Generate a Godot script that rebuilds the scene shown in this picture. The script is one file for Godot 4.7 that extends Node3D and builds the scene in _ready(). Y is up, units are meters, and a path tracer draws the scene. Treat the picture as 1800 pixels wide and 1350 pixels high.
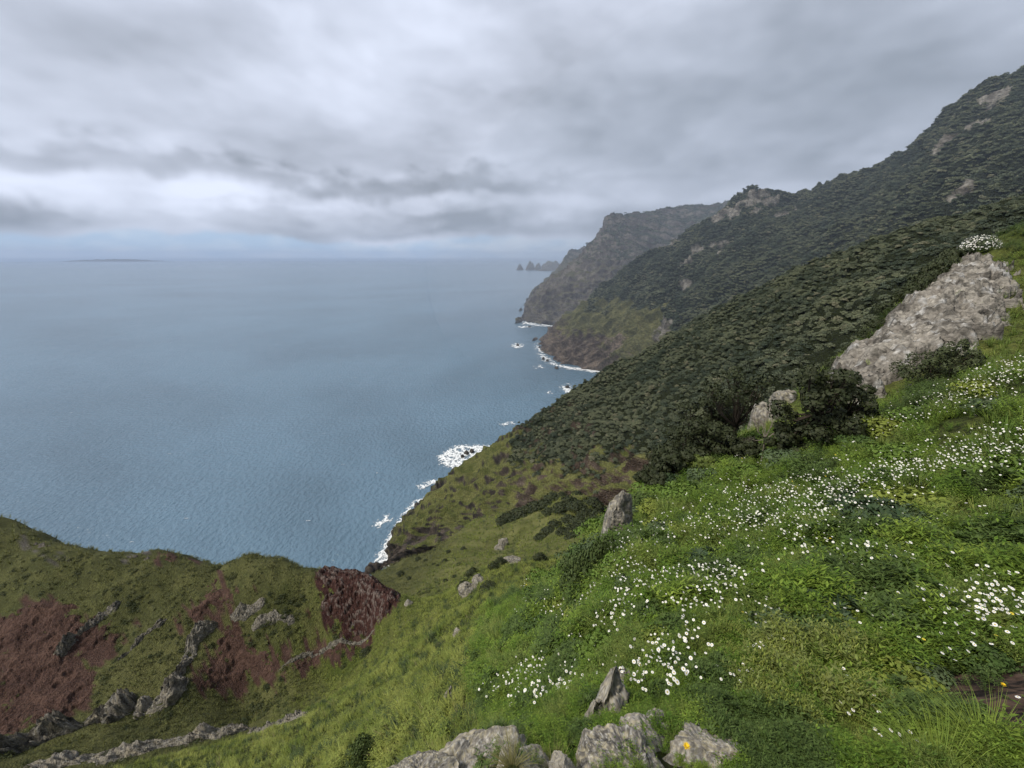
extends Node3D

const EYE := 330.0
const NT := 600
const NR := 480
const T0 := -1.45
const T1 := 1.45
const S0 := -1.2
const S1 := 6.25

var rng := RandomNumberGenerator.new()
var nz := FastNoiseLite.new()      # smooth fractal noise
var nr := FastNoiseLite.new()      # ridged noise
var nc := FastNoiseLite.new()      # cell noise for broken rock
var heights := PackedFloat32Array()
var mats := {}
var textures := {}


class Shape:
	var v := PackedVector3Array()
	var n := PackedVector3Array()
	var c := PackedColorArray()
	var i := PackedInt32Array()

	func tri(a: Vector3, b: Vector3, d: Vector3, col: Color, lean := 0.0) -> void:
		var nn := (d - a).cross(b - a).normalized()
		if lean > 0.0:
			if nn.y < 0.0:
				nn = -nn
				var sw := b
				b = d
				d = sw
			nn = (nn + Vector3.UP * lean).normalized()
		var k := v.size()
		v.append(a); v.append(b); v.append(d)
		n.append(nn); n.append(nn); n.append(nn)
		c.append(col); c.append(col); c.append(col)
		i.append(k); i.append(k + 1); i.append(k + 2)

	func quad(a: Vector3, b: Vector3, d: Vector3, e: Vector3, col: Color, lean := 0.0) -> void:
		var nn := (d - a).cross(b - a).normalized()
		if lean > 0.0:
			if nn.y < 0.0:
				nn = -nn
				var sw := b
				b = e
				e = sw
			nn = (nn + Vector3.UP * lean).normalized()
		var k := v.size()
		v.append(a); v.append(b); v.append(d); v.append(e)
		for q in 4:
			n.append(nn); c.append(col)
		i.append_array(PackedInt32Array([k, k + 1, k + 2, k, k + 2, k + 3]))

	# a tapered tube through points
	func tube(pts: PackedVector3Array, radii: PackedFloat32Array, sides: int, col: Color) -> void:
		var k0 := v.size()
		for q in pts.size():
			var dir := (pts[mini(q + 1, pts.size() - 1)] - pts[maxi(q - 1, 0)]).normalized()
			var sx := dir.cross(Vector3(0.31, 0.11, 0.94)).normalized()
			var sy := dir.cross(sx)
			for w in sides:
				var t := TAU * w / sides
				var out := sx * cos(t) + sy * sin(t)
				v.append(pts[q] + out * radii[q]); n.append(out); c.append(col)
		for q in pts.size() - 1:
			for w in sides:
				var a := k0 + q * sides + w
				var b := k0 + q * sides + (w + 1) % sides
				i.append_array(PackedInt32Array([a, a + sides, b, b, a + sides, b + sides]))

	func mesh() -> ArrayMesh:
		var arr := []
		arr.resize(Mesh.ARRAY_MAX)
		arr[Mesh.ARRAY_VERTEX] = v
		arr[Mesh.ARRAY_NORMAL] = n
		arr[Mesh.ARRAY_COLOR] = c
		arr[Mesh.ARRAY_INDEX] = i
		var m := ArrayMesh.new()
		m.add_surface_from_arrays(Mesh.PRIMITIVE_TRIANGLES, arr)
		return m


func numbered(called: String) -> String:
	if not has_node(called):
		return called
	var k := 1
	if counts.has(called):
		k = counts[called] + 1
	counts[called] = k
	return "%s_%03d" % [called, k]

var counts := {}


func tag(o: Node3D, label: String, category: String, group := "") -> Node3D:
	o.set_meta("label", label)
	o.set_meta("category", category)
	if group:
		o.set_meta("group", group)
	return o


func thing(called: String, label: String, category: String, where: Vector3, turn := 0.0, group := "") -> Node3D:
	var o := Node3D.new()
	o.name = numbered(called)
	add_child(o)
	o.position = where
	o.rotation.y = turn
	return tag(o, label, category, group)


func put(called: String, m: Mesh, mat: Material, parent: Node = self) -> MeshInstance3D:
	var o := MeshInstance3D.new()
	o.name = numbered(called) if parent == self else called
	o.mesh = m
	o.material_override = mat
	parent.add_child(o, true)
	return o


func scatter(called: String, m: Mesh, mat: Material, where: Array, tints: PackedColorArray, parent: Node = self) -> MultiMeshInstance3D:
	var mm := MultiMesh.new()
	mm.transform_format = MultiMesh.TRANSFORM_3D
	mm.use_colors = true
	mm.mesh = m
	mm.instance_count = where.size()
	for k in where.size():
		mm.set_instance_transform(k, where[k])
		mm.set_instance_color(k, tints[k])
	var o := MultiMeshInstance3D.new()
	o.name = numbered(called) if parent == self else called
	o.multimesh = mm
	o.material_override = mat
	parent.add_child(o, true)
	o.set_meta("kind", "stuff")
	return o


func mix3(a: Color, b: Color, t: float) -> Color:
	return a.lerp(b, clampf(t, 0.0, 1.0))


func step01(a: float, b: float, x: float) -> float:
	return smoothstep(a, b, x)


# ---------------------------------------------------------------- materials
func noise_texture(key: String, size: int, freq: float, kind: int, octaves: int, from: Color, to: Color, mid := 0.5, as_normal := false) -> NoiseTexture2D:
	if textures.has(key):
		return textures[key]
	var f := FastNoiseLite.new()
	f.seed = key.hash() % 10000
	f.frequency = freq
	f.noise_type = kind
	f.fractal_octaves = octaves
	f.fractal_type = FastNoiseLite.FRACTAL_FBM
	if kind == FastNoiseLite.TYPE_CELLULAR:
		f.cellular_return_type = FastNoiseLite.RETURN_DISTANCE2_SUB
	var t := NoiseTexture2D.new()
	t.width = size
	t.height = size
	t.seamless = true
	t.noise = f
	t.as_normal_map = as_normal
	if not as_normal:
		var g := Gradient.new()
		g.offsets = PackedFloat32Array([0.0, mid, 1.0])
		g.colors = PackedColorArray([from, from.lerp(to, 0.5), to])
		t.color_ramp = g
	textures[key] = t
	return t


func ground_material(called: String, tile: float, albedo: Texture2D, bump: Texture2D, bump_cm: float, rough := 0.95) -> StandardMaterial3D:
	var m := StandardMaterial3D.new()
	m.resource_name = called
	m.vertex_color_use_as_albedo = true
	m.albedo_texture = albedo
	m.roughness = rough
	m.metallic_specular = 0.25
	m.uv1_triplanar = true
	m.uv1_world_triplanar = true
	m.uv1_scale = Vector3.ONE / tile
	if bump:
		m.heightmap_enabled = true
		m.heightmap_texture = bump
		m.heightmap_scale = bump_cm
	return m


func leaf_material(called: String, tint: Color, back: float, rough := 0.6) -> StandardMaterial3D:
	var m := StandardMaterial3D.new()
	m.resource_name = called
	m.albedo_color = tint.linear_to_srgb()
	m.vertex_color_use_as_albedo = true
	m.roughness = rough
	m.metallic_specular = 0.3
	m.cull_mode = BaseMaterial3D.CULL_DISABLED
	if back > 0.0:
		m.backlight_enabled = true
		m.backlight = Color(back, back, back).linear_to_srgb()
	return m


# ---------------------------------------------------------------- near terrain
const CONTROL: PackedFloat32Array = [-84.06, 141.55, -202.12, -67.83, 141.91, -212.74, -48.7, 140.19, -233.19, -41.77, 146.25, -216.23, -44.93, 124.14, -259.55, -33.48, 121.33, -279.65, 0, 126.8, -281.4, 27.83, 139.14, -274.86, 56.52, 160.59, -260.73, -110.96, 60.76, -260.23, -88.7, 66.68, -272.63, -60.87, 73.42, -285.3, -39.57, 60.25, -323.08, 0, 68.32, -325.67, 55.07, 85.52, -320.68, -57.97, 175.93, -160.64, -38.55, 186.78, -153.61, -23.19, 184.76, -163.47, -10.43, 164, -198.82, 13.33, 175.68, -192.06, 31.88, 188.46, -185.66, 44.06, 213, -162.02, -7.3, 274.54, -57.83, -3.04, 278.01, -56.84, 3.48, 285.6, -48.78, 7.25, 293.35, -40.76, 8.12, 301.95, -33.01, -11.67, 240.14, -91.96, -5, 242.52, -92.72, 6.38, 247.84, -89.18, 15.94, 249.36, -89.66, -12.17, 278.15, -46.39, -23.48, 255.95, -70.77, -20.29, 267.57, -53.5, -18.84, 277.89, -37.9, -20.7, 284.43, -29.5, -21.52, 291.92, -22.45, -21.52, 296.98, -17.77, -30.43, 292.48, -19.48, -0.8, 323.96, -3.84, -2.03, 322.02, -4.79, 0, 325.39, -2.93, 0.48, 326.42, -2.32, 0.7, 326.7, -2.3, -3.48, 320.22, -5.26, -3.77, 318.32, -6.76, -1.88, 317.51, -9.65, 0, 321.97, -6.88, 0.94, 324.2, -4.97, 1.09, 325.54, -3.82, 0, 312.2, -17.4, -4.35, 304.07, -23.19, 2.32, 317.5, -12.79, 3.65, 316.93, -14.71, -5.22, 311.46, -12.96, -6.96, 311.76, -10.95, -8.7, 311.65, -9.87, -24.23, 258.2, -69.4, -30.9, 255.51, -62.23, -37.45, 252.78, -55.06, -50.41, 249.71, -51.97, -53.91, 257.6, -41.9, -60.29, 264.97, -33.76, -73.04, 267.32, -30.31, -178.55, 267.22, -97.49, -136.96, 266.36, -89.86, -117.1, 263.35, -84.7, -99.81, 262.24, -80.14, -82.61, 263.37, -78.4, -62.67, 265.48, -75.93, -52.75, 264.92, -74.7, -44.35, 264.02, -73.36, -36.12, 264.76, -72.55, -31.88, 263.67, -71.15, -25.51, 259.66, -69.86, -108.41, 255.28, -47.46, -88.7, 255.28, -47.46, -104.35, 258.66, -61.14, -117.39, 262.16, -72.76, -81.16, 258.66, -61.14, -68.99, 255.28, -47.46, -63.77, 258.66, -61.14, -70.14, 263.67, -71.15, -58.19, 255.83, -52.88, -46.38, 258.66, -61.14, -35.65, 259.14, -63.39, -36.96, 261.24, -67.22, -146.67, 260.65, -74.38, -215.22, 235.69, -111.54, -169.57, 237.39, -106.83, -121.74, 233.75, -95.16, -78.33, 237.76, -91.2, -54.2, 238.73, -86.26, -39.13, 238.16, -83.97, -28.91, 237.81, -80.71, -782.61, -15.41, -361.83, -652.17, -15.41, -361.83, -521.74, -15.41, -361.83, -423.91, -15.41, -361.83, -326.09, -15.41, -361.83, -247.83, -15.41, -361.83, -189.13, -15.41, -361.83, -149.57, -6, -343.85, -135.65, -90.67, -411.22, -60.29, -90.67, -411.22, 15.07, -90.67, -411.22, 90.43, -90.67, -411.22, 188.41, 9.8, -443.42, 301.45, 9.8, -443.42, 452.17, 9.8, -443.42, 602.9, 9.8, -443.42, 828.99, 9.8, -443.42, 1055.07, 9.8, -443.42, 66.67, 169.33, -190.02, 133.33, 190.28, -196.74, 200, 211.23, -203.46, 266.67, 232.18, -210.17, 366.67, 263.6, -220.24, 466.67, 295.03, -230.32, 0, 328.46, -0.82, 0.38, 328.39, -0.85, 0.93, 328.17, -0.99, 1.48, 327.94, -1.13, 1.97, 327.94, -1.13, 2.06, 328.18, -1.1, 1.59, 327.58, -1.54, 2.43, 327.53, -1.73, 3.22, 327.6, -1.86, 0.98, 327.22, -1.94, 0.75, 327.25, -1.85, 1.88, 326.7, -2.83, 2.63, 327.15, -2.55, 3.48, 327.32, -2.29, 5.26, 326.39, -4.62, 5.93, 326.85, -3.82, 3.55, 325.21, -5.81, 1.88, 325.1, -5.26, 3.83, 322.61, -10.23, 6.09, 323.44, -10.5, 7.17, 325.08, -7.87, 9.13, 325.7, -8.07, 10.32, 326.4, -7.25, 16.77, 326.48, -12.52, 15.22, 325.24, -13.18, 13.91, 323.46, -14.71, 10.43, 322.36, -14.35, 8.7, 319.89, -17.76, 20.29, 323.76, -19, 19.77, 322.53, -20.71, 25.51, 324.95, -21.49, 26.38, 324.75, -25.62, 22.7, 323.06, -26.13, 38.26, 327.9, -33.98, 47.36, 330.72, -40.14, 36.12, 326.28, -28.21, 58.37, 334.09, -48.57, 23.48, 321.38, -28.74, 27.36, 322.97, -31.35, 34.43, 325.32, -36.3, 42.9, 327.73, -41.28, 49.86, 331.41, -45.61, 16.2, 319.73, -24.01, 8.29, 318.12, -19.3, 4.13, 321.07, -12.89, 2.32, 323.15, -8.31, 40.7, 310.18, -48.25, 50.43, 311.09, -54.85, 59.3, 314.07, -60, 70.78, 319.42, -65.92, 83.48, 323.42, -73.5, 103.77, 328.21, -83.44, 29.91, 307.07, -43.05, 16.96, 301.98, -38.27, 8.04, 308.84, -24.72, 4.3, 316.18, -14.47, 34.78, 251.14, -100.74, 69.57, 266.04, -105.51, 104.35, 280.95, -110.29, 139.13, 297.51, -115.6, 191.3, 314.07, -120.91, 6.86, 326.76, -3.48, 19.13, 325.92, -11.29, 57.39, 330.19, -37.87, 76.52, 336.22, -52.4, 143.48, 326.75, -93.47, -0.34, 328.34, -0.09, -0.25, 328.34, -0.25, -0.09, 328.34, -0.34, -0.21, 328.36, -0.77, 0.09, 328.34, -0.34, 0.21, 328.36, -0.77, 0.25, 328.34, -0.25, 0.57, 328.36, -0.57, 0.34, 328.34, -0.09, 0.77, 328.36, -0.21, -0.97, 327.3, -0.26, -1.93, 325.4, -0.52, -3.86, 322, -1.04, -0.87, 327.3, -0.5, -1.73, 325.4, -1, -3.46, 322, -2, -0.71, 327.3, -0.71, -1.41, 325.4, -1.41, -2.83, 322, -2.83, -0.5, 327.3, -0.87, -1, 325.4, -1.73, -2, 322, -3.46]


func squash(r: float) -> float:
	return sqrt(r * r + 4.0)


func solve_near() -> void:
	var n := CONTROL.size() / 3
	var px := PackedFloat64Array(); var ps := PackedFloat64Array(); var q := PackedFloat64Array()
	for k in n:
		var x := CONTROL[k * 3]; var y := CONTROL[k * 3 + 1]; var z := CONTROL[k * 3 + 2]
		var r := sqrt(x * x + z * z)
		px.append(atan2(x, -z) * 2.5); ps.append(log(r)); q.append((y - EYE) / squash(r))
	var rows: Array[PackedFloat64Array] = []
	for a in n + 1:
		var row := PackedFloat64Array()
		row.resize(n + 2)
		for b in n + 1:
			if a < n and b < n:
				row[b] = sqrt((px[a] - px[b]) ** 2 + (ps[a] - ps[b]) ** 2 + 0.01) - (0.02 if a == b else 0.0)
			else:
				row[b] = 0.0 if a == n and b == n else 1.0
		row[n + 1] = q[a] if a < n else 0.0
		rows.append(row)
	var m := n + 1
	for k in m:
		var best := k
		for a in range(k + 1, m):
			if absf(rows[a][k]) > absf(rows[best][k]):
				best = a
		var sw := rows[k]; rows[k] = rows[best]; rows[best] = sw
		var pr := rows[k]
		for a in range(k + 1, m):
			var f := rows[a][k] / pr[k]
			if f != 0.0:
				var rr := rows[a]
				for b in range(k, m + 1):
					rr[b] -= f * pr[b]
				rows[a] = rr
	var wt := PackedFloat64Array(); wt.resize(m)
	for k in range(m - 1, -1, -1):
		var sum := rows[k][m]
		for b in range(k + 1, m):
			sum -= rows[k][b] * wt[b]
		wt[k] = sum / rows[k][k]
	# coarse grid, then smooth interpolation plus noise at every scale
	var ct := 150; var cr := 150
	var coarse := PackedFloat32Array(); coarse.resize(ct * cr)
	for a in ct:
		var th := lerpf(T0, T1, float(a) / (ct - 1)) * 2.5
		for b in cr:
			var s := lerpf(S0, S1, float(b) / (cr - 1))
			var e := wt[n]
			for k in n:
				e += wt[k] * sqrt((th - px[k]) ** 2 + (s - ps[k]) ** 2 + 0.01)
			coarse[a * cr + b] = e
	heights.resize(NT * NR)
	for a in NT:
		var th := lerpf(T0, T1, float(a) / (NT - 1))
		var fa := float(a) / (NT - 1) * (ct - 1)
		for b in NR:
			var s := lerpf(S0, S1, float(b) / (NR - 1))
			var fb := float(b) / (NR - 1) * (cr - 1)
			var r := exp(s)
			var x := r * sin(th); var z := -r * cos(th)
			var h := EYE + bicubic(coarse, ct, cr, fa, fb) * squash(r)
			heights[a * NR + b] = h + relief(x, z, r)


func relief(x: float, z: float, r: float) -> float:
	var sum := 0.0
	var l := 0.2
	while l < 90.0:
		var w := step01(0.025, 0.06, l / r) * (1.0 - step01(0.22, 0.45, l / r))
		if w > 0.0:
			sum += w * l * 0.085 * nz.get_noise_3d(x / l, 7.3 * l, z / l)
			sum -= w * l * 0.05 * absf(nr.get_noise_3d(x / l, 3.1 * l, z / l))
		l *= 2.6
	return sum


func bicubic(g: PackedFloat32Array, na: int, nb: int, fa: float, fb: float) -> float:
	var ia := clampi(int(fa), 1, na - 3); var ib := clampi(int(fb), 1, nb - 3)
	var ta := clampf(fa - ia, -1.0, 2.0); var tb := clampf(fb - ib, -1.0, 2.0)
	if fa < 1.0 or fb < 1.0 or fa > na - 2 or fb > nb - 2:
		ia = clampi(int(fa), 0, na - 2); ib = clampi(int(fb), 0, nb - 2)
		ta = fa - ia; tb = fb - ib
		return lerpf(lerpf(g[ia * nb + ib], g[ia * nb + ib + 1], tb), lerpf(g[(ia + 1) * nb + ib], g[(ia + 1) * nb + ib + 1], tb), ta)
	var col := [0.0, 0.0, 0.0, 0.0]
	for k in 4:
		var at := (ia - 1 + k) * nb + ib
		col[k] = cubic_interpolate(g[at], g[at + 1], g[at - 1], g[at + 2], tb)
	return cubic_interpolate(col[1], col[2], col[0], col[3], ta)


func ground(x: float, z: float) -> float:
	var r := sqrt(x * x + z * z)
	var fa := clampf((atan2(x, -z) - T0) / (T1 - T0), 0.0, 0.9999) * (NT - 1)
	var fb := clampf((log(maxf(r, 0.31)) - S0) / (S1 - S0), 0.0, 0.9999) * (NR - 1)
	var a := int(fa); var b := int(fb)
	fa -= a; fb -= b
	var k := a * NR + b
	return lerpf(lerpf(heights[k], heights[k + 1], fb), lerpf(heights[k + NR], heights[k + NR + 1], fb), fa)


func ground_normal(x: float, z: float, step: float) -> Vector3:
	var gx := ground(x + step, z) - ground(x - step, z)
	var gz := ground(x, z + step) - ground(x, z - step)
	return Vector3(-gx, 2.0 * step, -gz).normalized()


# polygons in plan (x, z) where the ground is of another kind
var zones := {
	"red_earth": [PackedVector2Array([Vector2(-113.9, -62.9), Vector2(-106.8, -63.1), Vector2(-102.2, -64.8), Vector2(-96.8, -66.1), Vector2(-87.2, -63.6), Vector2(-78.4, -61.1), Vector2(-78.9, -58.5), Vector2(-82.9, -56.6), Vector2(-76.0, -53.8), Vector2(-74.2, -49.2), Vector2(-76.2, -45.4), Vector2(-80.9, -42.0), Vector2(-85.2, -41.2)]), PackedVector2Array([Vector2(-68.1, -69.0), Vector2(-66.3, -70.8), Vector2(-59.8, -67.7), Vector2(-56.0, -66.3), Vector2(-60.9, -63.7), Vector2(-63.3, -62.1), Vector2(-67.6, -60.0), Vector2(-67.2, -62.9), Vector2(-66.3, -65.5)]), PackedVector2Array([Vector2(-59.5, -62.4), Vector2(-55.4, -62.5), Vector2(-52.6, -60.1), Vector2(-45.1, -58.0), Vector2(-45.8, -54.8), Vector2(-52.7, -54.3), Vector2(-56.8, -50.9), Vector2(-58.2, -50.6), Vector2(-58.9, -55.0), Vector2(-60.3, -59.2)]), PackedVector2Array([Vector2(-44.2, -56.1), Vector2(-39.1, -59.5), Vector2(-28.0, -60.0), Vector2(-28.2, -57.1), Vector2(-37.5, -56.8), Vector2(-40.4, -54.7), Vector2(-44.7, -54.8)]), PackedVector2Array([Vector2(-84.5, -78.7), Vector2(-79.3, -77.4), Vector2(-77.8, -73.5), Vector2(-84.0, -75.3)])],
	"dark_red": [PackedVector2Array([Vector2(-50.9, -139.2), Vector2(-23.0, -64.4), Vector2(-24.3, -58.7), Vector2(-33.8, -61.0), Vector2(-39.6, -63.1), Vector2(-41.8, -64.6), Vector2(-39.2, -66.7), Vector2(-44.0, -69.6)])],
	"grey_rock": [PackedVector2Array([Vector2(-49.7, -73.3), Vector2(-57.4, -72.6)]), PackedVector2Array([Vector2(-81.6, -77.0), Vector2(-86.1, -74.6), Vector2(-95.9, -76.4)]), PackedVector2Array([Vector2(-125.1, -82.4), Vector2(-102.0, -75.9), Vector2(-114.2, -77.7)])],
	"pale_rock": [],
	"bare_soil": [PackedVector2Array([Vector2(2.7, -1.6), Vector2(3.4, -2.0), Vector2(5.4, -2.7), Vector2(2.2, -0.9), Vector2(1.9, -1.0), Vector2(2.1, -1.2)])]
}


func in_zone(kind: String, x: float, z: float) -> bool:
	for poly: PackedVector2Array in zones[kind]:
		if Geometry2D.is_point_in_polygon(Vector2(x, z), poly):
			return true
	return false


func ground_kind(x: float, z: float, r: float) -> String:
	if r < 4.5 and x > 2.12 + 0.2 * nz.get_noise_2d(x * 2.0, z * 2.0) and z > -1.75:
		return "bare_soil"
	var j := r * 0.035
	var wx := x + nz.get_noise_2d(x * 9.0 / j * 0.12, z * 9.0 / j * 0.12 + 50.0) * j * 2.0
	var wz := z + nz.get_noise_2d(x * 9.0 / j * 0.12 + 90.0, z * 9.0 / j * 0.12) * j * 2.0
	for kind in zones:
		if in_zone(kind, wx, wz):
			return kind
	return "grass"


func grid_mesh(p: PackedVector3Array, c: PackedColorArray, na: int, nb: int, flip := false) -> ArrayMesh:
	var sh := Shape.new()
	sh.v = p
	sh.c = c
	sh.n = grid_normals(p, na, nb, flip)
	var idx := PackedInt32Array()
	idx.resize((na - 1) * (nb - 1) * 6)
	var k := 0
	for a in na - 1:
		for b in nb - 1:
			var q := a * nb + b
			var f: Array = [q, q + 1, q + nb, q + 1, q + nb + 1, q + nb] if not flip else [q, q + nb, q + 1, q + 1, q + nb, q + nb + 1]
			for w in 6:
				idx[k + w] = f[w]
			k += 6
	sh.i = idx
	return sh.mesh()


func grid_normals(p: PackedVector3Array, na: int, nb: int, flip: bool) -> PackedVector3Array:
	var out := PackedVector3Array()
	out.resize(na * nb)
	for a in na:
		for b in nb:
			var da := p[mini(a + 1, na - 1) * nb + b] - p[maxi(a - 1, 0) * nb + b]
			var db := p[a * nb + mini(b + 1, nb - 1)] - p[a * nb + maxi(b - 1, 0)]
			var nn := da.cross(db).normalized()
			out[a * nb + b] = -nn if flip else nn
	return out


func build_near() -> void:
	var p := PackedVector3Array(); p.resize(NT * NR)
	var c := PackedColorArray(); c.resize(NT * NR)
	for a in NT:
		var th := lerpf(T0, T1, float(a) / (NT - 1))
		for b in NR:
			var r := exp(lerpf(S0, S1, float(b) / (NR - 1)))
			p[a * NR + b] = Vector3(r * sin(th), heights[a * NR + b], -r * cos(th))
	var nn := grid_normals(p, NT, NR, false)
	for k in NT * NR:
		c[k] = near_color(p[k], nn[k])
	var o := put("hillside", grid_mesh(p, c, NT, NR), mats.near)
	o.set_meta("kind", "structure")


func near_color(p: Vector3, n: Vector3) -> Color:
	var r := sqrt(p.x * p.x + p.z * p.z)
	var big := nz.get_noise_3d(p.x * 0.06, 3.0, p.z * 0.06)
	var fine := nz.get_noise_3d(p.x * 4.0 / sqrt(r), p.y * 4.0 / sqrt(r), p.z * 4.0 / sqrt(r))
	var grass := mix3(Color(0.095, 0.125, 0.025), Color(0.17, 0.19, 0.05), 0.5 + big * 1.4 + fine * 0.7)
	grass = mix3(grass, mix3(Color(0.15, 0.17, 0.05), Color(0.26, 0.265, 0.095), 0.5 + big * 1.2 + fine * 0.6), step01(70.0, 140.0, r))
	var knoll := step01(20.0, 45.0, -p.x - 8.0 + big * 10.0)
	grass = mix3(grass, mix3(Color(0.095, 0.105, 0.038), Color(0.17, 0.175, 0.065), 0.5 + big + fine), knoll)
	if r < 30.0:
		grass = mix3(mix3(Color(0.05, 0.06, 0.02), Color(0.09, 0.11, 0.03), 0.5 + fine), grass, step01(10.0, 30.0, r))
	var kind := ground_kind(p.x, p.z, r)
	if kind == "red_earth":
		return mix3(Color(0.09, 0.052, 0.042), Color(0.155, 0.095, 0.075), 0.5 + fine * 1.3 + big * 0.5)
	if kind == "dark_red":
		return mix3(Color(0.055, 0.026, 0.024), Color(0.12, 0.06, 0.05), 0.5 + fine * 1.6)
	if kind == "pale_rock":
		return mix3(Color(0.27, 0.25, 0.21), Color(0.44, 0.41, 0.35), 0.5 + fine * 1.2)
	if kind == "grey_rock":
		return mix3(Color(0.11, 0.105, 0.09), Color(0.24, 0.22, 0.19), 0.5 + fine * 1.4)
	if kind == "bare_soil":
		return mix3(Color(0.09, 0.06, 0.045), Color(0.16, 0.11, 0.085), 0.5 + fine)
	var rocky := step01(0.30, 0.16, n.y - 0.16 + fine * 0.22) * step01(30.0, 90.0, r) * 0.6
	return mix3(grass, mix3(Color(0.13, 0.115, 0.095), Color(0.24, 0.21, 0.18), 0.5 + fine), rocky * 0.9)


# ---------------------------------------------------------------- far slopes: skins over feature lines
func skin(ctrl: PackedFloat32Array, cols: int, rows: int, na: int, nb: int) -> PackedVector3Array:
	var cp: Array[Vector3] = []
	for k in cols * rows:
		cp.append(Vector3(ctrl[k * 3], ctrl[k * 3 + 1], ctrl[k * 3 + 2]))
	var out := PackedVector3Array(); out.resize(na * nb)
	for a in na:
		var fa := float(a) / (na - 1) * (cols - 1)
		var ia := mini(int(fa), cols - 2)
		var line: Array[Vector3] = []
		for r in rows:
			line.append(cp[ia * rows + r].cubic_interpolate(cp[(ia + 1) * rows + r], cp[maxi(ia - 1, 0) * rows + r], cp[mini(ia + 2, cols - 1) * rows + r], fa - ia))
		for b in nb:
			# fewer rows for the skirt below and for the back
			var u := float(b) / (nb - 1)
			var fb := 0.0
			if u < 0.06: fb = u / 0.06
			elif u < 0.86: fb = 1.0 + (u - 0.06) / 0.8 * (rows - 4)
			else: fb = rows - 3 + (u - 0.86) / 0.14 * 2.0
			var ib := mini(int(fb), rows - 2)
			out[a * nb + b] = line[ib].cubic_interpolate(line[ib + 1], line[maxi(ib - 1, 0)], line[mini(ib + 2, rows - 1)], fb - ib)
	return out


# gullies and ribs run down the slope: stretched noise over the skin, and broken ground
func wear(p: PackedVector3Array, na: int, nb: int, gully: float, width: float, rough: float, lump: float) -> PackedVector3Array:
	var nn := grid_normals(p, na, nb, false)
	var out := PackedVector3Array(); out.resize(na * nb)
	for a in na:
		var along := 0.0
		for b in nb:
			var k := a * nb + b
			if b > 0:
				along += p[k].distance_to(p[k - 1])
			var q := p[k]
			var side := q.z * 0.95 - q.x * 0.3
			var g := nr.get_noise_2d(side / width, q.x / (width * 4.5) + q.y / (width * 3.0))
			var h := nz.get_noise_3d(q.x / lump, q.y / lump, q.z / lump)
			var h2 := nr.get_noise_3d(q.x / lump * 3.7, q.y / lump * 3.7, q.z / lump * 3.7)
			out[k] = q + nn[k] * ((g - 0.35) * gully + (h + 0.45 * h2) * rough)
	return out


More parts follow.
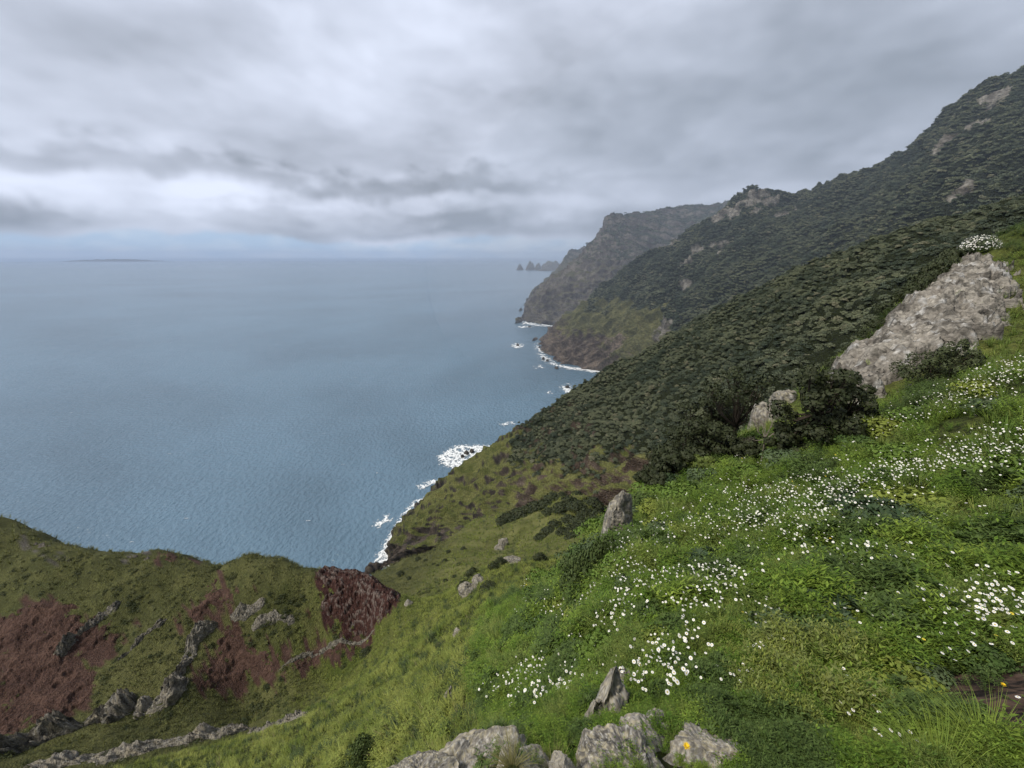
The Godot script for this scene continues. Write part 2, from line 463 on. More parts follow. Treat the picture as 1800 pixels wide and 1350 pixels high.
const SLOPE_D: PackedFloat32Array = [-162, -22.9, -345.7, -162, 0, -345.7, -161.2, -7.9, -359, -154.8, -4.2, -360.2, -152.2, -1.7, -361, -159.8, -13.5, -379, -197.9, -99.7, -469.3, -145.4, -21.7, -356.7, -145.4, 1.4, -356.7, -144.8, 2.3, -359.1, -144.8, 2.7, -361.3, -145.1, 2.3, -364.4, -152.4, -9.5, -382.6, -188.6, -95.7, -473.7, -121.5, -7.5, -350.5, -121.5, 14.8, -350.5, -127.5, 19.6, -362.6, -131.7, 21.9, -373.8, -139.7, 12.6, -397.1, -146.7, -0, -416.9, -181.7, -92.6, -516.2, -98.6, 4.3, -348.9, -98.6, 26.1, -348.9, -104, 35.1, -362.3, -108, 37.2, -389.2, -121.4, 13.9, -455.2, -127.4, -0.3, -478, -157.8, -103.9, -591.8, -68.3, 22.8, -338.7, -68.3, 43.6, -338.7, -70.8, 53.6, -357.7, -74.9, 53.6, -404.9, -81.2, 37.7, -494.4, -85.2, 22.7, -519.1, -105.5, -87.5, -642.7, -39.1, 49.6, -320.6, -39.1, 69, -320.6, -41.6, 74.7, -348.7, -37.5, 73, -411.2, -26.9, 64.1, -523.8, -28.2, 48.4, -550, -35, -67, -681, -5.1, 81.2, -298.8, -5.1, 99.2, -298.8, -5.6, 103.6, -331.7, 3.3, 97.5, -408.5, 27.6, 91.7, -548.4, 29, 75.2, -575.9, 35.9, -45.6, -713, 27.8, 112.2, -271.5, 27.8, 128.5, -271.5, 33, 133.8, -304.7, 51, 128.9, -397.6, 96.4, 131.1, -571.6, 101.3, 113.7, -600.2, 125.4, -13.8, -743, 56.8, 144.8, -239.4, 56.8, 159.5, -239.4, 64.9, 163.9, -282.8, 90.4, 157.2, -396.2, 146.7, 156.5, -600.7, 154.1, 137.9, -630.7, 190.8, 1.9, -780.9, 76.5, 178.9, -207.8, 76.5, 192.2, -207.8, 90.4, 191.4, -260.1, 132.7, 181.5, -393.5, 203.8, 179.8, -608.2, 214, 160.5, -638.6, 264.9, 19.4, -790.6, 87.2, 202.9, -189, 87.2, 215.4, -189, 105.5, 220.1, -237.8, 161.1, 213.6, -372.2, 252.2, 218.9, -594.5, 264.8, 199.5, -624.2, 327.8, 57.5, -772.8, 99.1, 227.4, -170.4, 99.1, 239.2, -170.4, 122.6, 243.7, -219.1, 187.7, 244.9, -340.3, 300.3, 261.1, -566, 315.3, 241.9, -594.3, 390.4, 100.9, -735.8, 105.2, 247, -150.2, 105.2, 258, -150.2, 133.9, 261.6, -198.6, 199.9, 267.5, -305.5, 326.1, 294.7, -513.7, 342.4, 276.4, -539.4, 423.9, 142.6, -667.9, 113.5, 266.1, -135.2, 113.5, 276.7, -135.2, 144.8, 279.9, -178.2, 211.3, 290.4, -270.8, 336.5, 323.4, -449.4, 353.3, 306.5, -471.9, 437.5, 183, -584.3, 124.3, 282.4, -124.7, 124.3, 293, -124.7, 157.8, 299, -163.3, 229.6, 314.7, -247.1, 348.6, 344.7, -393.3, 366, 329, -412.9, 453.1, 213.3, -511.2, 139.1, 296.5, -118.8, 139.1, 307.4, -118.8, 173.9, 314.2, -152.5, 255.1, 331.2, -231.4, 389.3, 362.3, -367.4, 408.7, 346.2, -385.8, 506.1, 228.5, -477.6, 151.4, 305.6, -111.3, 151.4, 316.9, -111.3, 192.8, 324.9, -145.4, 275.4, 342.1, -213.9, 440.6, 378.1, -351.4, 462.6, 361.2, -369, 572.8, 237.2, -456.9, 166.7, 314.6, -103.9, 166.7, 326.4, -103.9, 216.7, 336.1, -138.5, 316.7, 354.6, -207.4, 500, 393.7, -335.5, 525, 375.6, -352.2, 650, 243.2, -436.1]
const SLOPE_E: PackedFloat32Array = [85, -97, -1612, 85, 0, -1612, 93, -4, -1668, 98, 2, -1675, 103, 6, -1681, 109, -45, -1765, 140, -196, -2270, 112, -114, -1611, 112, -17, -1611, 112, -12, -1623, 116, -7, -1646, 125, -2, -1668, 131, -52, -1752, 169, -202, -2252, 128, -95, -1382, 128, -11, -1382, 138, 19, -1434, 159, 44, -1505, 203, 75, -1651, 213, 25, -1733, 274, -125, -2229, 161, -85, -1267, 161, -8, -1267, 186, 30, -1321, 234, 99, -1438, 314, 186, -1582, 330, 138, -1661, 425, -7, -2135, 223, -79, -1184, 223, -6, -1184, 250, 54, -1256, 306, 149, -1370, 402, 259, -1552, 422, 211, -1630, 543, 67, -2096, 279, -71, -1144, 279, -0, -1144, 324, 86, -1192, 393, 194, -1311, 507, 355, -1478, 533, 308, -1552, 685, 167, -1995, 320, -44, -1003, 320, 20, -1003, 370, 129, -1101, 451, 252, -1256, 594, 393, -1480, 624, 345, -1554, 802, 202, -1998, 350, 8, -892, 350, 65, -892, 414, 181, -1023, 513, 288, -1205, 660, 455, -1447, 693, 408, -1520, 891, 265, -1954, 377, 60, -813, 377, 114, -813, 454, 217, -961, 574, 336, -1157, 729, 501, -1409, 766, 453, -1480, 984, 310, -1903, 407, 99, -762, 407, 151, -762, 490, 249, -909, 616, 365, -1114, 764, 533, -1367, 802, 486, -1436, 1031, 345, -1846, 434, 132, -719, 434, 183, -719, 523, 265, -861, 646, 363, -1050, 814, 509, -1307, 855, 463, -1372, 1099, 324, -1764, 456, 165, -666, 456, 213, -666, 548, 280, -803, 681, 373, -991, 862, 508, -1254, 906, 462, -1317, 1164, 325, -1693, 470, 204, -605, 470, 250, -605, 576, 314, -741, 723, 400, -925, 913, 537, -1169, 959, 492, -1227, 1233, 359, -1578, 485, 237, -551, 485, 281, -551, 598, 342, -687, 754, 423, -870, 950, 554, -1111, 997, 510, -1167, 1282, 378, -1500, 497, 263, -507, 497, 306, -507, 613, 366, -642, 764, 456, -818, 952, 581, -1036, 1000, 539, -1088, 1285, 412, -1399, 511, 274, -489, 511, 316, -489, 620, 380, -615, 777, 481, -794, 947, 615, -994, 995, 573, -1044, 1279, 450, -1342, 528, 284, -471, 528, 326, -471, 642, 397, -599, 790, 503, -769, 951, 647, -963, 998, 606, -1011, 1283, 484, -1300, 542, 290, -452, 542, 332, -452, 664, 410, -582, 821, 520, -754, 973, 665, -937, 1022, 624, -984, 1314, 502, -1265, 578, 300, -445, 578, 344, -445, 705, 422, -576, 853, 532, -737, 1004, 674, -919, 1055, 633, -965, 1356, 511, -1241, 609, 315, -430, 609, 360, -430, 754, 436, -559, 926, 547, -721, 1098, 684, -901, 1153, 641, -946, 1482, 513, -1216, 688, 336, -416, 688, 384, -416, 851, 449, -532, 1069, 553, -691, 1304, 682, -869, 1370, 635, -912, 1761, 494, -1173]
const SLOPE_S3: PackedFloat32Array = [15, -124, -2074, 15, 0, -2074, 26, -14, -2200, 32, -12, -2211, 39, -11, -2222, 41, -77, -2333, 46, -233, -2666, 63, -146, -2157, 63, -16, -2157, 66, 3, -2174, 70, 20, -2211, 81, 42, -2260, 85, -26, -2373, 97, -184, -2712, 121, -139, -2085, 121, -14, -2085, 117, 34, -2131, 120, 86, -2211, 142, 131, -2331, 149, 61, -2447, 171, -102, -2797, 191, -134, -2022, 191, -12, -2022, 186, 61, -2088, 193, 140, -2197, 247, 223, -2413, 259, 151, -2533, 296, -19, -2895, 284, -129, -1949, 284, -11, -1949, 278, 90, -2044, 277, 195, -2183, 347, 284, -2453, 365, 210, -2576, 417, 36, -2944, 378, -123, -1919, 378, -6, -1919, 371, 120, -2033, 382, 254, -2191, 451, 382, -2495, 474, 305, -2620, 542, 128, -2994, 445, -96, -1918, 445, 22, -1918, 447, 162, -2036, 465, 312, -2210, 530, 473, -2524, 557, 395, -2650, 636, 215, -3029, 515, -71, -1926, 515, 49, -1926, 522, 203, -2059, 543, 371, -2250, 591, 562, -2563, 620, 483, -2691, 709, 299, -3076, 584, -20, -1943, 584, 102, -1943, 609, 257, -2098, 651, 417, -2317, 707, 585, -2644, 743, 503, -2776, 849, 312, -3173, 696, 30, -1960, 696, 155, -1960, 743, 298, -2143, 808, 434, -2375, 870, 605, -2714, 913, 520, -2849, 1043, 320, -3256, 807, 53, -1969, 807, 181, -1969, 876, 341, -2156, 966, 467, -2417, 1072, 639, -2777, 1125, 550, -2916, 1286, 341, -3332, 946, 76, -1977, 946, 208, -1977, 1025, 369, -2165, 1130, 498, -2427, 1271, 650, -2812, 1335, 557, -2952, 1526, 341, -3374, 1085, 98, -1986, 1085, 234, -1986, 1174, 397, -2174, 1305, 531, -2459, 1470, 681, -2843, 1543, 585, -2985, 1763, 361, -3411, 1280, 118, -1994, 1280, 261, -1994, 1382, 426, -2183, 1537, 562, -2469, 1733, 720, -2855, 1820, 620, -2998, 2080, 386, -3427]
const SLOPE_S4: PackedFloat32Array = [44, -154, -2560, 44, 0, -2560, 58, -34, -2887, 67, -31, -2898, 75, -28, -2909, 79, -116, -3055, 86, -319, -3346, 94, -208, -2608, 94, -51, -2608, 102, -10, -2726, 143, 57, -2958, 183, 110, -3080, 192, 17, -3234, 210, -199, -3542, 170, -208, -2608, 170, -51, -2608, 191, 41, -2795, 243, 139, -3089, 292, 173, -3257, 307, 75, -3420, 336, -154, -3746, 226, -208, -2608, 226, -51, -2608, 281, 109, -2922, 336, 199, -3161, 391, 253, -3388, 410, 151, -3558, 450, -88, -3896, 283, -208, -2608, 283, -51, -2608, 357, 145, -2986, 420, 281, -3292, 464, 366, -3477, 487, 260, -3651, 534, 15, -3998, 339, -209, -2608, 339, -51, -2608, 428, 183, -3051, 482, 325, -3359, 510, 394, -3538, 535, 287, -3715, 586, 36, -4069, 414, -209, -2608, 414, -51, -2608, 500, 222, -3116, 556, 347, -3418, 581, 395, -3591, 611, 286, -3771, 669, 31, -4130, 490, -210, -2608, 490, -51, -2608, 565, 222, -3116, 612, 347, -3418, 641, 418, -3599, 673, 309, -3779, 737, 53, -4139, 565, -211, -2608, 565, -51, -2608, 652, 222, -3116, 707, 325, -3411, 739, 367, -3582, 776, 257, -3761, 850, 1, -4119, 716, -213, -2608, 716, -51, -2608, 826, 222, -3116, 895, 280, -3397, 936, 324, -3569, 983, 214, -3747, 1077, -44, -4104]
const DAISIES: PackedFloat32Array = [0.9, -1.78, 0.16, 16, 0, 1.19, -2.11, 0.16, 14, 0, 0.76, -1.53, 0.14, 12, 0, 1.62, -2.73, 0.2, 16, 0, 1.05, -1.94, 0.15, 10, 0, 2.01, -3.1, 0.22, 15, 1, 2.27, -3.29, 0.24, 14, 1, 1.8, -3.59, 0.24, 16, 1, 1.68, -3.88, 0.25, 16, 1, 2.06, -3.66, 0.25, 14, 1, 1.26, -3.52, 0.2, 16, 1, 1.11, -3.07, 0.18, 12, 1, 2.05, -3.4, 0.2, 12, 1, 3.7, -3.19, 0.25, 10, 2, 3.33, -3.04, 0.2, 8, 2, 3.17, -3.36, 0.2, 8, 2, 3.45, -3.35, 0.2, 7, 2, 3.16, -2.07, 0.18, 16, 3, 3.15, -1.96, 0.16, 10, 3, 3.18, -2.14, 0.15, 12, 3, 3.49, -2.3, 0.12, 8, 3, 2.88, -1.96, 0.14, 6, 3, 0.13, -3.29, 0.25, 20, 4, 0.05, -3.13, 0.22, 16, 4, 0.25, -2.37, 0.22, 16, 4, 0.18, -2.12, 0.2, 12, 4, 0.38, -2.45, 0.2, 8, 4, 3.49, -6.08, 0.4, 22, 5, 5.07, -7.49, 0.5, 22, 5, 5.65, -7.12, 0.5, 24, 5, 5.03, -5.98, 0.45, 26, 5, 4.69, -5.17, 0.45, 26, 5, 5.08, -5.46, 0.45, 26, 5, 5.56, -5.81, 0.45, 26, 5, 6.52, -6.48, 0.5, 26, 5, 7.24, -6.82, 0.5, 26, 5, 7.45, -6.43, 0.45, 26, 5, 7.63, -6.4, 0.4, 22, 5, 4.31, -4.83, 0.4, 24, 5, 3.72, -4.92, 0.4, 22, 5, 3.83, -4.34, 0.35, 20, 5, 6.22, -6.37, 0.5, 26, 5, 7.18, -6.45, 0.5, 26, 5, 5.16, -6.74, 0.4, 20, 5, 3.86, -5.68, 0.35, 18, 5, 4.63, -4.85, 0.4, 22, 5, 3.35, -5.29, 0.35, 16, 5, 12.1, -10.41, 0.6, 26, 6, 12.55, -10.53, 0.6, 26, 6, 14.18, -11.5, 0.7, 30, 6, 14.59, -11.34, 0.7, 30, 6, 15.63, -11.66, 0.7, 30, 6, 14.57, -11.56, 0.7, 30, 6, 15.18, -11.54, 0.7, 28, 6, 13.46, -11.13, 0.6, 24, 6, 9.48, -6.9, 0.45, 26, 7, 9.3, -6.51, 0.4, 24, 7, 8.75, -6.52, 0.4, 22, 7, 10.02, -6.98, 0.45, 24, 7, 8.55, -6.19, 0.4, 22, 7, 8.26, -5.73, 0.35, 16, 7, 9.29, -7.19, 0.4, 14, 7, 2.44, -6.31, 0.5, 18, 8, 2.17, -6.14, 0.5, 20, 8, 1.74, -5.3, 0.4, 20, 8, 1.57, -4.83, 0.35, 16, 8, 0.98, -4.71, 0.3, 18, 9, 0.83, -5.53, 0.35, 18, 9, 0.54, -6.43, 0.4, 12, 9, 0.89, -3.57, 0.3, 10, 9]
const HILL_SHRUBS: PackedFloat32Array = [-55.38, -220.17, 2.32, -53.62, -224.63, 1.97, -54.98, -187.7, 2.17, -48.69, -180.26, 1.44, -37.05, -187.17, 1.65, -28.12, -187.78, 2.15, -35.69, -170.22, 1.81, -40.71, -165.38, 1.18, -37.55, -160.53, 1, -25, -150.6, 1.75, -58.53, -165.12, 2.38, -50.06, -153.11, 1.38, -24.27, -132.03, 1.31, -26.96, -127.14, 1.27, 25.59, -252.81, 4.27, 37.14, -251.39, 4.22, 48.36, -251.52, 5.05, 1.78, -28.18, 0.36, -1.47, -40.75, 0.37]
const THICKET: PackedFloat32Array = [-2.01, -234.6, 7.39, 4.04, -236.32, 8.36, 10.12, -237.5, 8.38, 16.15, -237.56, 8.36, -5.96, -231.24, 6.39, 22.05, -236.49, 7.38, 30.4, -250.76, 7.77, 37.35, -220.91, 6.87, 41.27, -211.68, 6.6, 45.24, -204.76, 6.4, 31.08, -215.15, 6.73, 33.35, -195.02, 5.37, 35.14, -173.88, 5.48, 32.75, -141.1, 4.46, 50.22, -203.26, 6.37, 19.53, -178.81, 4.56, 15.36, -176.48, 4.24, 24.09, -186.23, 5.17, 24.74, -158.8, 4.43, 23.61, -131.73, 3.37, 26.92, -131.6, 3.67, 27.25, -115.98, 2.78, 31.02, -121.08, 2.89, 30.83, -143.23, 3.97, 36.73, -142.96, 4.51, 24.16, -218.17, 5.13, 29.67, -156.66, 4.34, 54.05, -225.12, 7.88, 66.22, -252.95, 8.84]
const SLOPE_SHRUBS: PackedFloat32Array = [1.32, -5.53, 0.47, 1.12, 0, 1.27, -6.39, 0.42, 0.94, 0, 1.53, -5.53, 0.36, 1.11, 0, -2.81, -4.89, 0.38, 0.65, 0, -2.92, -50.85, 1.18, 1.64, 1, -1.98, -55.36, 1.19, 1.38, 1, -7.07, -55.88, 1.51, 2.02, 1, -7.67, -49.43, 1.08, 1.17, 1, 4.58, -51.46, 1.47, 2.02, 1, 5.28, -31.23, 0.44, 0.67, 1, 0.45, -6.92, 0.19, 0.58, 0, -2.2, -30.07, 1.1, 0.88, 1, -26.87, -53.96, 1.37, 1.26, 1, 3.92, -10.28, 0.38, 0.52, 0]
const SLOPE_TREES: PackedFloat32Array = [9.78, -16.14, 1.83, 4.2, 0, 10.6, -12.54, 1.51, 3.47, 1, 12.93, -14.17, 1.15, 2.18, 1, 8.06, -16.65, 1.58, 2.35, 2, 8.52, -15.3, 1.27, 2.22, 2, 8.23, -18.79, 1.21, 1.71, 2, 6.84, -12.77, 0.82, 0.82, 2, 9.74, -13.66, 1.28, 2.32, 3, 20.29, -18.32, 1.42, 2.09, 4, 20.03, -17.2, 1.02, 1.67, 4, 10.16, -12.88, 0.9, 1.44, 2, 9.55, -14.38, 0.84, 1.07, 2, 9.43, -18.43, 1.56, 3.35, 2, 10.34, -17.92, 1.33, 3.41, 1, 6.1, -13.12, 0.92, 1.57, 2, 4.65, -11.55, 0.62, 0.97, 2]
const RIDGE_SHRUBS: PackedFloat32Array = [26.41, -29.76, 0.88, 0.79, 29.03, -31.55, 1.01, 0.92, 32.74, -34.41, 1.24, 1.29, 34.7, -35.21, 1.31, 1.81, 36.3, -35.9, 1.33, 2.14, 41.66, -40.24, 1.47, 2.61, 43.59, -41.28, 1.5, 2.66, 46.63, -43.41, 1.5, 2.53, 48.2, -44.28, 1.34, 1.83, 30.84, -32.95, 0.96, 0.96, 22.68, -26.68, 0.8, 0.96]
const LEAFY_BUSHES: PackedFloat32Array = [5.06, -4.41, 0.48, 0.38, 2.59, -2.47, 0.29, 0.24, 2.66, -4.35, 0.39, 0.3, 5.89, -4.97, 0.38, 0.31, 5.69, -5.39, 0.41, 0.31, 2.44, -3.83, 0.24, 0.2, 2.62, -1.89, 0.19, 0.15, 5.75, -12.35, 0.74, 0.53]
var seed_zone := PackedVector2Array([Vector2(1.7, -2.3), Vector2(2.3, -2.1), Vector2(1.9, -1.3), Vector2(1.5, -1.1), Vector2(1.2, -1.4), Vector2(1.4, -1.8)])
const SLOPE_ROCKS: PackedFloat32Array = [2.35, -7.37, 0.39, 1.01, 0.39, 1.92, -6.16, 0.1, 0.16, 0.1, 15.23, -21.79, 0.82, 1.16, 0.75, 18.84, -25.59, 0.79, 1.11, 0.79, 2.46, -5.57, 0.08, 0.07, 0.08, 8.16, -19.26, 0.38, 0.26, 0.32, -0.97, -4.27, 0.08, 0.28, 0.09, -2.79, -6.94, 0.13, 0.2, 0.13, -5.97, -41.76, 1.22, 1.22, 1.15, -4.63, -43.99, 0.96, 0.88, 0.96, -0.5, -56.25, 2.21, 0.7, 1.2, -2.67, -14.73, 0.25, 0.37, 0.25, -0.31, -4.91, 0.13, 0.08, 0.12, 0.51, -1.43, 0.1, 0.26, 0.09, 0.42, -1.37, 0.05, 0.13, 0.05, 0.71, -1.81, 0.08, 0.22, 0.07, -5.04, -192.22, 2.69, 3.36, 3.03, -6.96, -179.9, 2.85, 2.53, 2.53, -20.51, -60.74, 0.79, 0.68, 0.79]
const LIP_BOULDERS: PackedFloat32Array = [-0.18, 328.5, -0.89, 0.29, 0.2, 0.19, 0.03, 328.53, -0.83, 0.14, 0.12, 0.12, 0.37, 328.48, -0.86, 0.19, 0.15, 0.16, 0.56, 328.39, -0.98, 0.21, 0.2, 0.2, 0.77, 328.37, -0.97, 0.24, 0.19, 0.19, 0.35, 328.28, -0.99, 0.07, 0.07, 0.06, 0.16, 328.44, -0.86, 0.05, 0.06, 0.05, -0.31, 328.49, -0.86, 0.15, 0.14, 0.13]
const DANDELIONS: PackedFloat32Array = [0.63, -0.95, 2.83, -6.11, 2.3, -1.32]
var ribs := [[PackedFloat32Array([-79.3, -37.6, -77, -39.4, -76.1, -42.4, -71.9, -44.2, -69.4, -46.9, -65.5, -48]), 3.60, 4.20], [PackedFloat32Array([-65.7, -47.7, -62.6, -48.1, -61.1, -49.9, -61.5, -52.8]), 3.60, 3.60], [PackedFloat32Array([-61.5, -51.9, -62.3, -55, -63.2, -58.5, -62.4, -60.4, -60.6, -62.1]), 1.90, 2.00], [PackedFloat32Array([-58.8, -63.1, -55.8, -63.4, -53.7, -64.1, -51.6, -64.5]), 1.70, 1.50], [PackedFloat32Array([-87.7, -55.4, -87.4, -59.1, -85.8, -62.5, -83.1, -65.8]), 1.50, 1.70], [PackedFloat32Array([-68.5, -36.1, -63.1, -36.8, -57, -38.5, -52.7, -40.8, -48, -42.5, -42.5, -43.7]), 2.90, 1.90], [PackedFloat32Array([-40.8, -41.8, -20.5, -24.4, -15.9, -21.4]), 1.60, 1.00], [PackedFloat32Array([-76.2, -55.3, -73.7, -59.3, -70.4, -61.8]), 0.80, 0.80], [PackedFloat32Array([-45.4, -55, -40.8, -58.1, -34.2, -59.2, -27.1, -59.4]), 0.70, 0.60], [PackedFloat32Array([-53.8, -61.7, -49.4, -62.5, -44.7, -62.3]), 1.20, 1.00], ]
var outcrop_plan := PackedVector2Array([Vector2(22.1, -26.5), Vector2(42.7, -40.2), Vector2(45.6, -41.8), Vector2(46.4, -40.3), Vector2(43.6, -35.9), Vector2(38.7, -30.8), Vector2(29.2, -23.6), Vector2(26.2, -22.5), Vector2(25.1, -22.5), Vector2(23.6, -22.1), Vector2(21.2, -20.2), Vector2(19.9, -19.6), Vector2(18.3, -19.2), Vector2(19.4, -21.8)])
var foam_plans := [PackedVector2Array([Vector2(-131, -615), Vector2(-105, -655), Vector2(-74, -659), Vector2(-34, -655), Vector2(-45, -615), Vector2(-65, -584), Vector2(-93, -569), Vector2(-119, -584)]), PackedVector2Array([Vector2(-158, -361), Vector2(-156, -390), Vector2(-153, -422), Vector2(-147, -460), Vector2(-138, -483), Vector2(-120, -495), Vector2(-118, -470), Vector2(-131, -427), Vector2(-137, -390), Vector2(-133, -354)]), PackedVector2Array([Vector2(-180, -427), Vector2(-169, -451), Vector2(-158, -439), Vector2(-171, -422)]), PackedVector2Array([Vector2(-143, -520), Vector2(-121, -544), Vector2(-114, -531), Vector2(-136, -509)]), PackedVector2Array([Vector2(-7, -1512), Vector2(12, -1577), Vector2(46, -1555), Vector2(39, -1482), Vector2(7, -1472)]), PackedVector2Array([Vector2(90, -1533), Vector2(108, -1589), Vector2(113, -1387), Vector2(132, -1303), Vector2(145, -1243), Vector2(121, -1243), Vector2(97, -1303)]), PackedVector2Array([Vector2(118, -1273), Vector2(157, -1229), Vector2(198, -1201), Vector2(250, -1187), Vector2(284, -1149), Vector2(269, -1112), Vector2(226, -1155), Vector2(177, -1174), Vector2(129, -1229)]), PackedVector2Array([Vector2(130, -1000), Vector2(154, -1029), Vector2(164, -957), Vector2(154, -927), Vector2(133, -966)]), PackedVector2Array([Vector2(53, -2153), Vector2(86, -2133), Vector2(135, -2074), Vector2(211, -2019), Vector2(206, -1966), Vector2(116, -2001), Vector2(54, -2056)]), PackedVector2Array([Vector2(23, -1984), Vector2(73, -2001), Vector2(109, -1966), Vector2(70, -1933), Vector2(28, -1949)]), PackedVector2Array([Vector2(69, -1208), Vector2(92, -1229), Vector2(99, -1194), Vector2(75, -1187)]), PackedVector2Array([Vector2(165, -3869), Vector2(205, -3807), Vector2(200, -3524), Vector2(158, -3577)]), PackedVector2Array([Vector2(88, -957), Vector2(101, -966), Vector2(102, -948), Vector2(90, -944)]), PackedVector2Array([Vector2(-24, -757), Vector2(0, -766), Vector2(6, -754), Vector2(-18, -745)]), ]
const SEA_ROCKS: PackedFloat32Array = [-86.1, -611.27, 3.38, 5, -80.55, -623.77, 4.5, 7, -71.1, -630.19, 4.5, 7, -49.63, -643.36, 3.75, 6, -132.07, -467.27, 4.5, 7, -133.17, -451.99, 4.5, 8, -135.26, -438.69, 3.75, 5, 22.48, -1522.84, 6, 10, 106.97, -1303.47, 6, 9, 118.59, -1280.13, 5.25, 7, 139.2, -1187.35, 6.75, 7, 147.32, -994.66, 6, 8, 154.23, -948.46, 4.5, 7, 105.16, -1481.65, 4.5, 8, 88.65, -1966.35, 10.5, 6, 190.87, -3632.02, 13.5, 50]
const SCARS_E: PackedFloat32Array = [743.33, 511.37, -1321.31, 27.89, 702.1, 476.37, -1320.26, 38.66, 677.57, 459.38, -1371.21, 29.36, 641.86, 437.86, -1403.77, 17.01, 756.36, 496.74, -1285.96, 23.81, 769.33, 471.82, -1228.24, 21.22, 748.61, 443.87, -1167.7, 15.61, 695.08, 450.69, -1227.85, 16.41, 840.94, 542.55, -850.44, 23.75, 853.17, 543.02, -883.55, 15.75, 845.55, 552.42, -823.35, 12.45, 921.39, 621.26, -879.44, 15.19, 893.7, 596.66, -859.58, 10.68, 928, 624.62, -874.52, 8.61, 682.45, 424.09, -656.04, 10.37, 696.27, 434, -657.47, 7.75, 573.63, 355.28, -1280.05, 21.07, 530.57, 311.54, -1247.49, 17.3, 601.43, 367.41, -1212.65, 16.57, 609.67, 364.18, -1139.23, 12.46, 530.76, 367.78, -1473.99, 18.16, 567.49, 380.56, -1478.98, 18.17, 330.3, 53.65, -1040.06, 31.15, 249.03, 14.14, -1183.56, 46.1, 190.52, 20.66, -1278.37, 41.82, 315.05, 70.05, -1179.67, 27.89, 396.84, 158.9, -1028.69, 23.93, 380.31, 135.43, -1036.51, 21.23, 488.87, 259.82, -1136.74, 12.8]
const MEADOWS_E: PackedFloat32Array = [130.89, 14.61, -1485.03, 52.54, 188.45, 65.27, -1451.85, 55.14, 243.82, 98.11, -1387.1, 44.37, 300.84, 120.37, -1304.98, 30.3, 170.79, 24.72, -1341.04, 51.63, 352.62, 152.15, -1291.48, 26.05, 381.7, 178.18, -1293.55, 18.52, 384.54, 160.17, -1158.85, 23.44, 427.5, 198.73, -1062.19, 13.72, 264.46, 140.82, -1528.4, 21.93, 366.66, 109.12, -994.35, 26.46, 350, 105.31, -1135.28, 26.66, 274.61, 71.99, -1251.97, 33.16, 437.9, 211.64, -1095.36, 12.51]
const CLEAR_D: PackedFloat32Array = [-135.82, 17.04, -370.19, 38.96, -113, 34.18, -388.42, 40.02, -92.29, 42.01, -421.22, 28.35, -68.54, 55.66, -360.05, 34, -45.77, 70.97, -380.63, 28.8, -18.13, 93.55, -336.3, 25.59, -0.57, 104.74, -350.1, 17.48, 16.91, 121.14, -313.66, 23.64, 33.84, 130.14, -329.94, 18.49, 42.86, 143.85, -289.23, 19.26, 59.67, 161.39, -270.51, 15.68, 70.48, 171.06, -270.64, 15.09, 73.36, 181.01, -238.9, 15.82, 87.07, 184.05, -273.57, 9.73, 101.67, 191.36, -288.93, 6.44, 84.48, 197.72, -226.03, 14.82, 75.45, 167.1, -305.18, 9.86, -37.46, 73.02, -411.18, 13.62]
const SCARS_D: PackedFloat32Array = [16.91, 121.14, -313.66, 11.56, 10.48, 111.66, -350.41, 8.7, 31.08, 127.35, -335.07, 7.73, 3.61, 111.06, -321, 7.56, -18.13, 93.55, -336.3, 7.96, -32.76, 81.4, -353.56, 7.18, -88.28, 44.75, -363.87, 8.8, -71.89, 48.2, -346.22, 10.84, -101.38, 36.32, -361.2, 12.57, -126.1, 17.2, -356.01, 17.63, -114.35, 28.13, -361.53, 13.91, -53.87, 64.79, -348.51, 8.38, -40.74, 73.37, -331.94, 8, -132.4, 10.99, -355.02, 13.88, 76.71, 180.69, -253.39, 3.33, 75.56, 183.48, -238.66, 2.37, 51.84, 145.2, -320.95, 2.62]
const FLOWER_SHRUB: PackedFloat32Array = [47.57, -42.24]
const EYE_TO_FAR := 11300.0

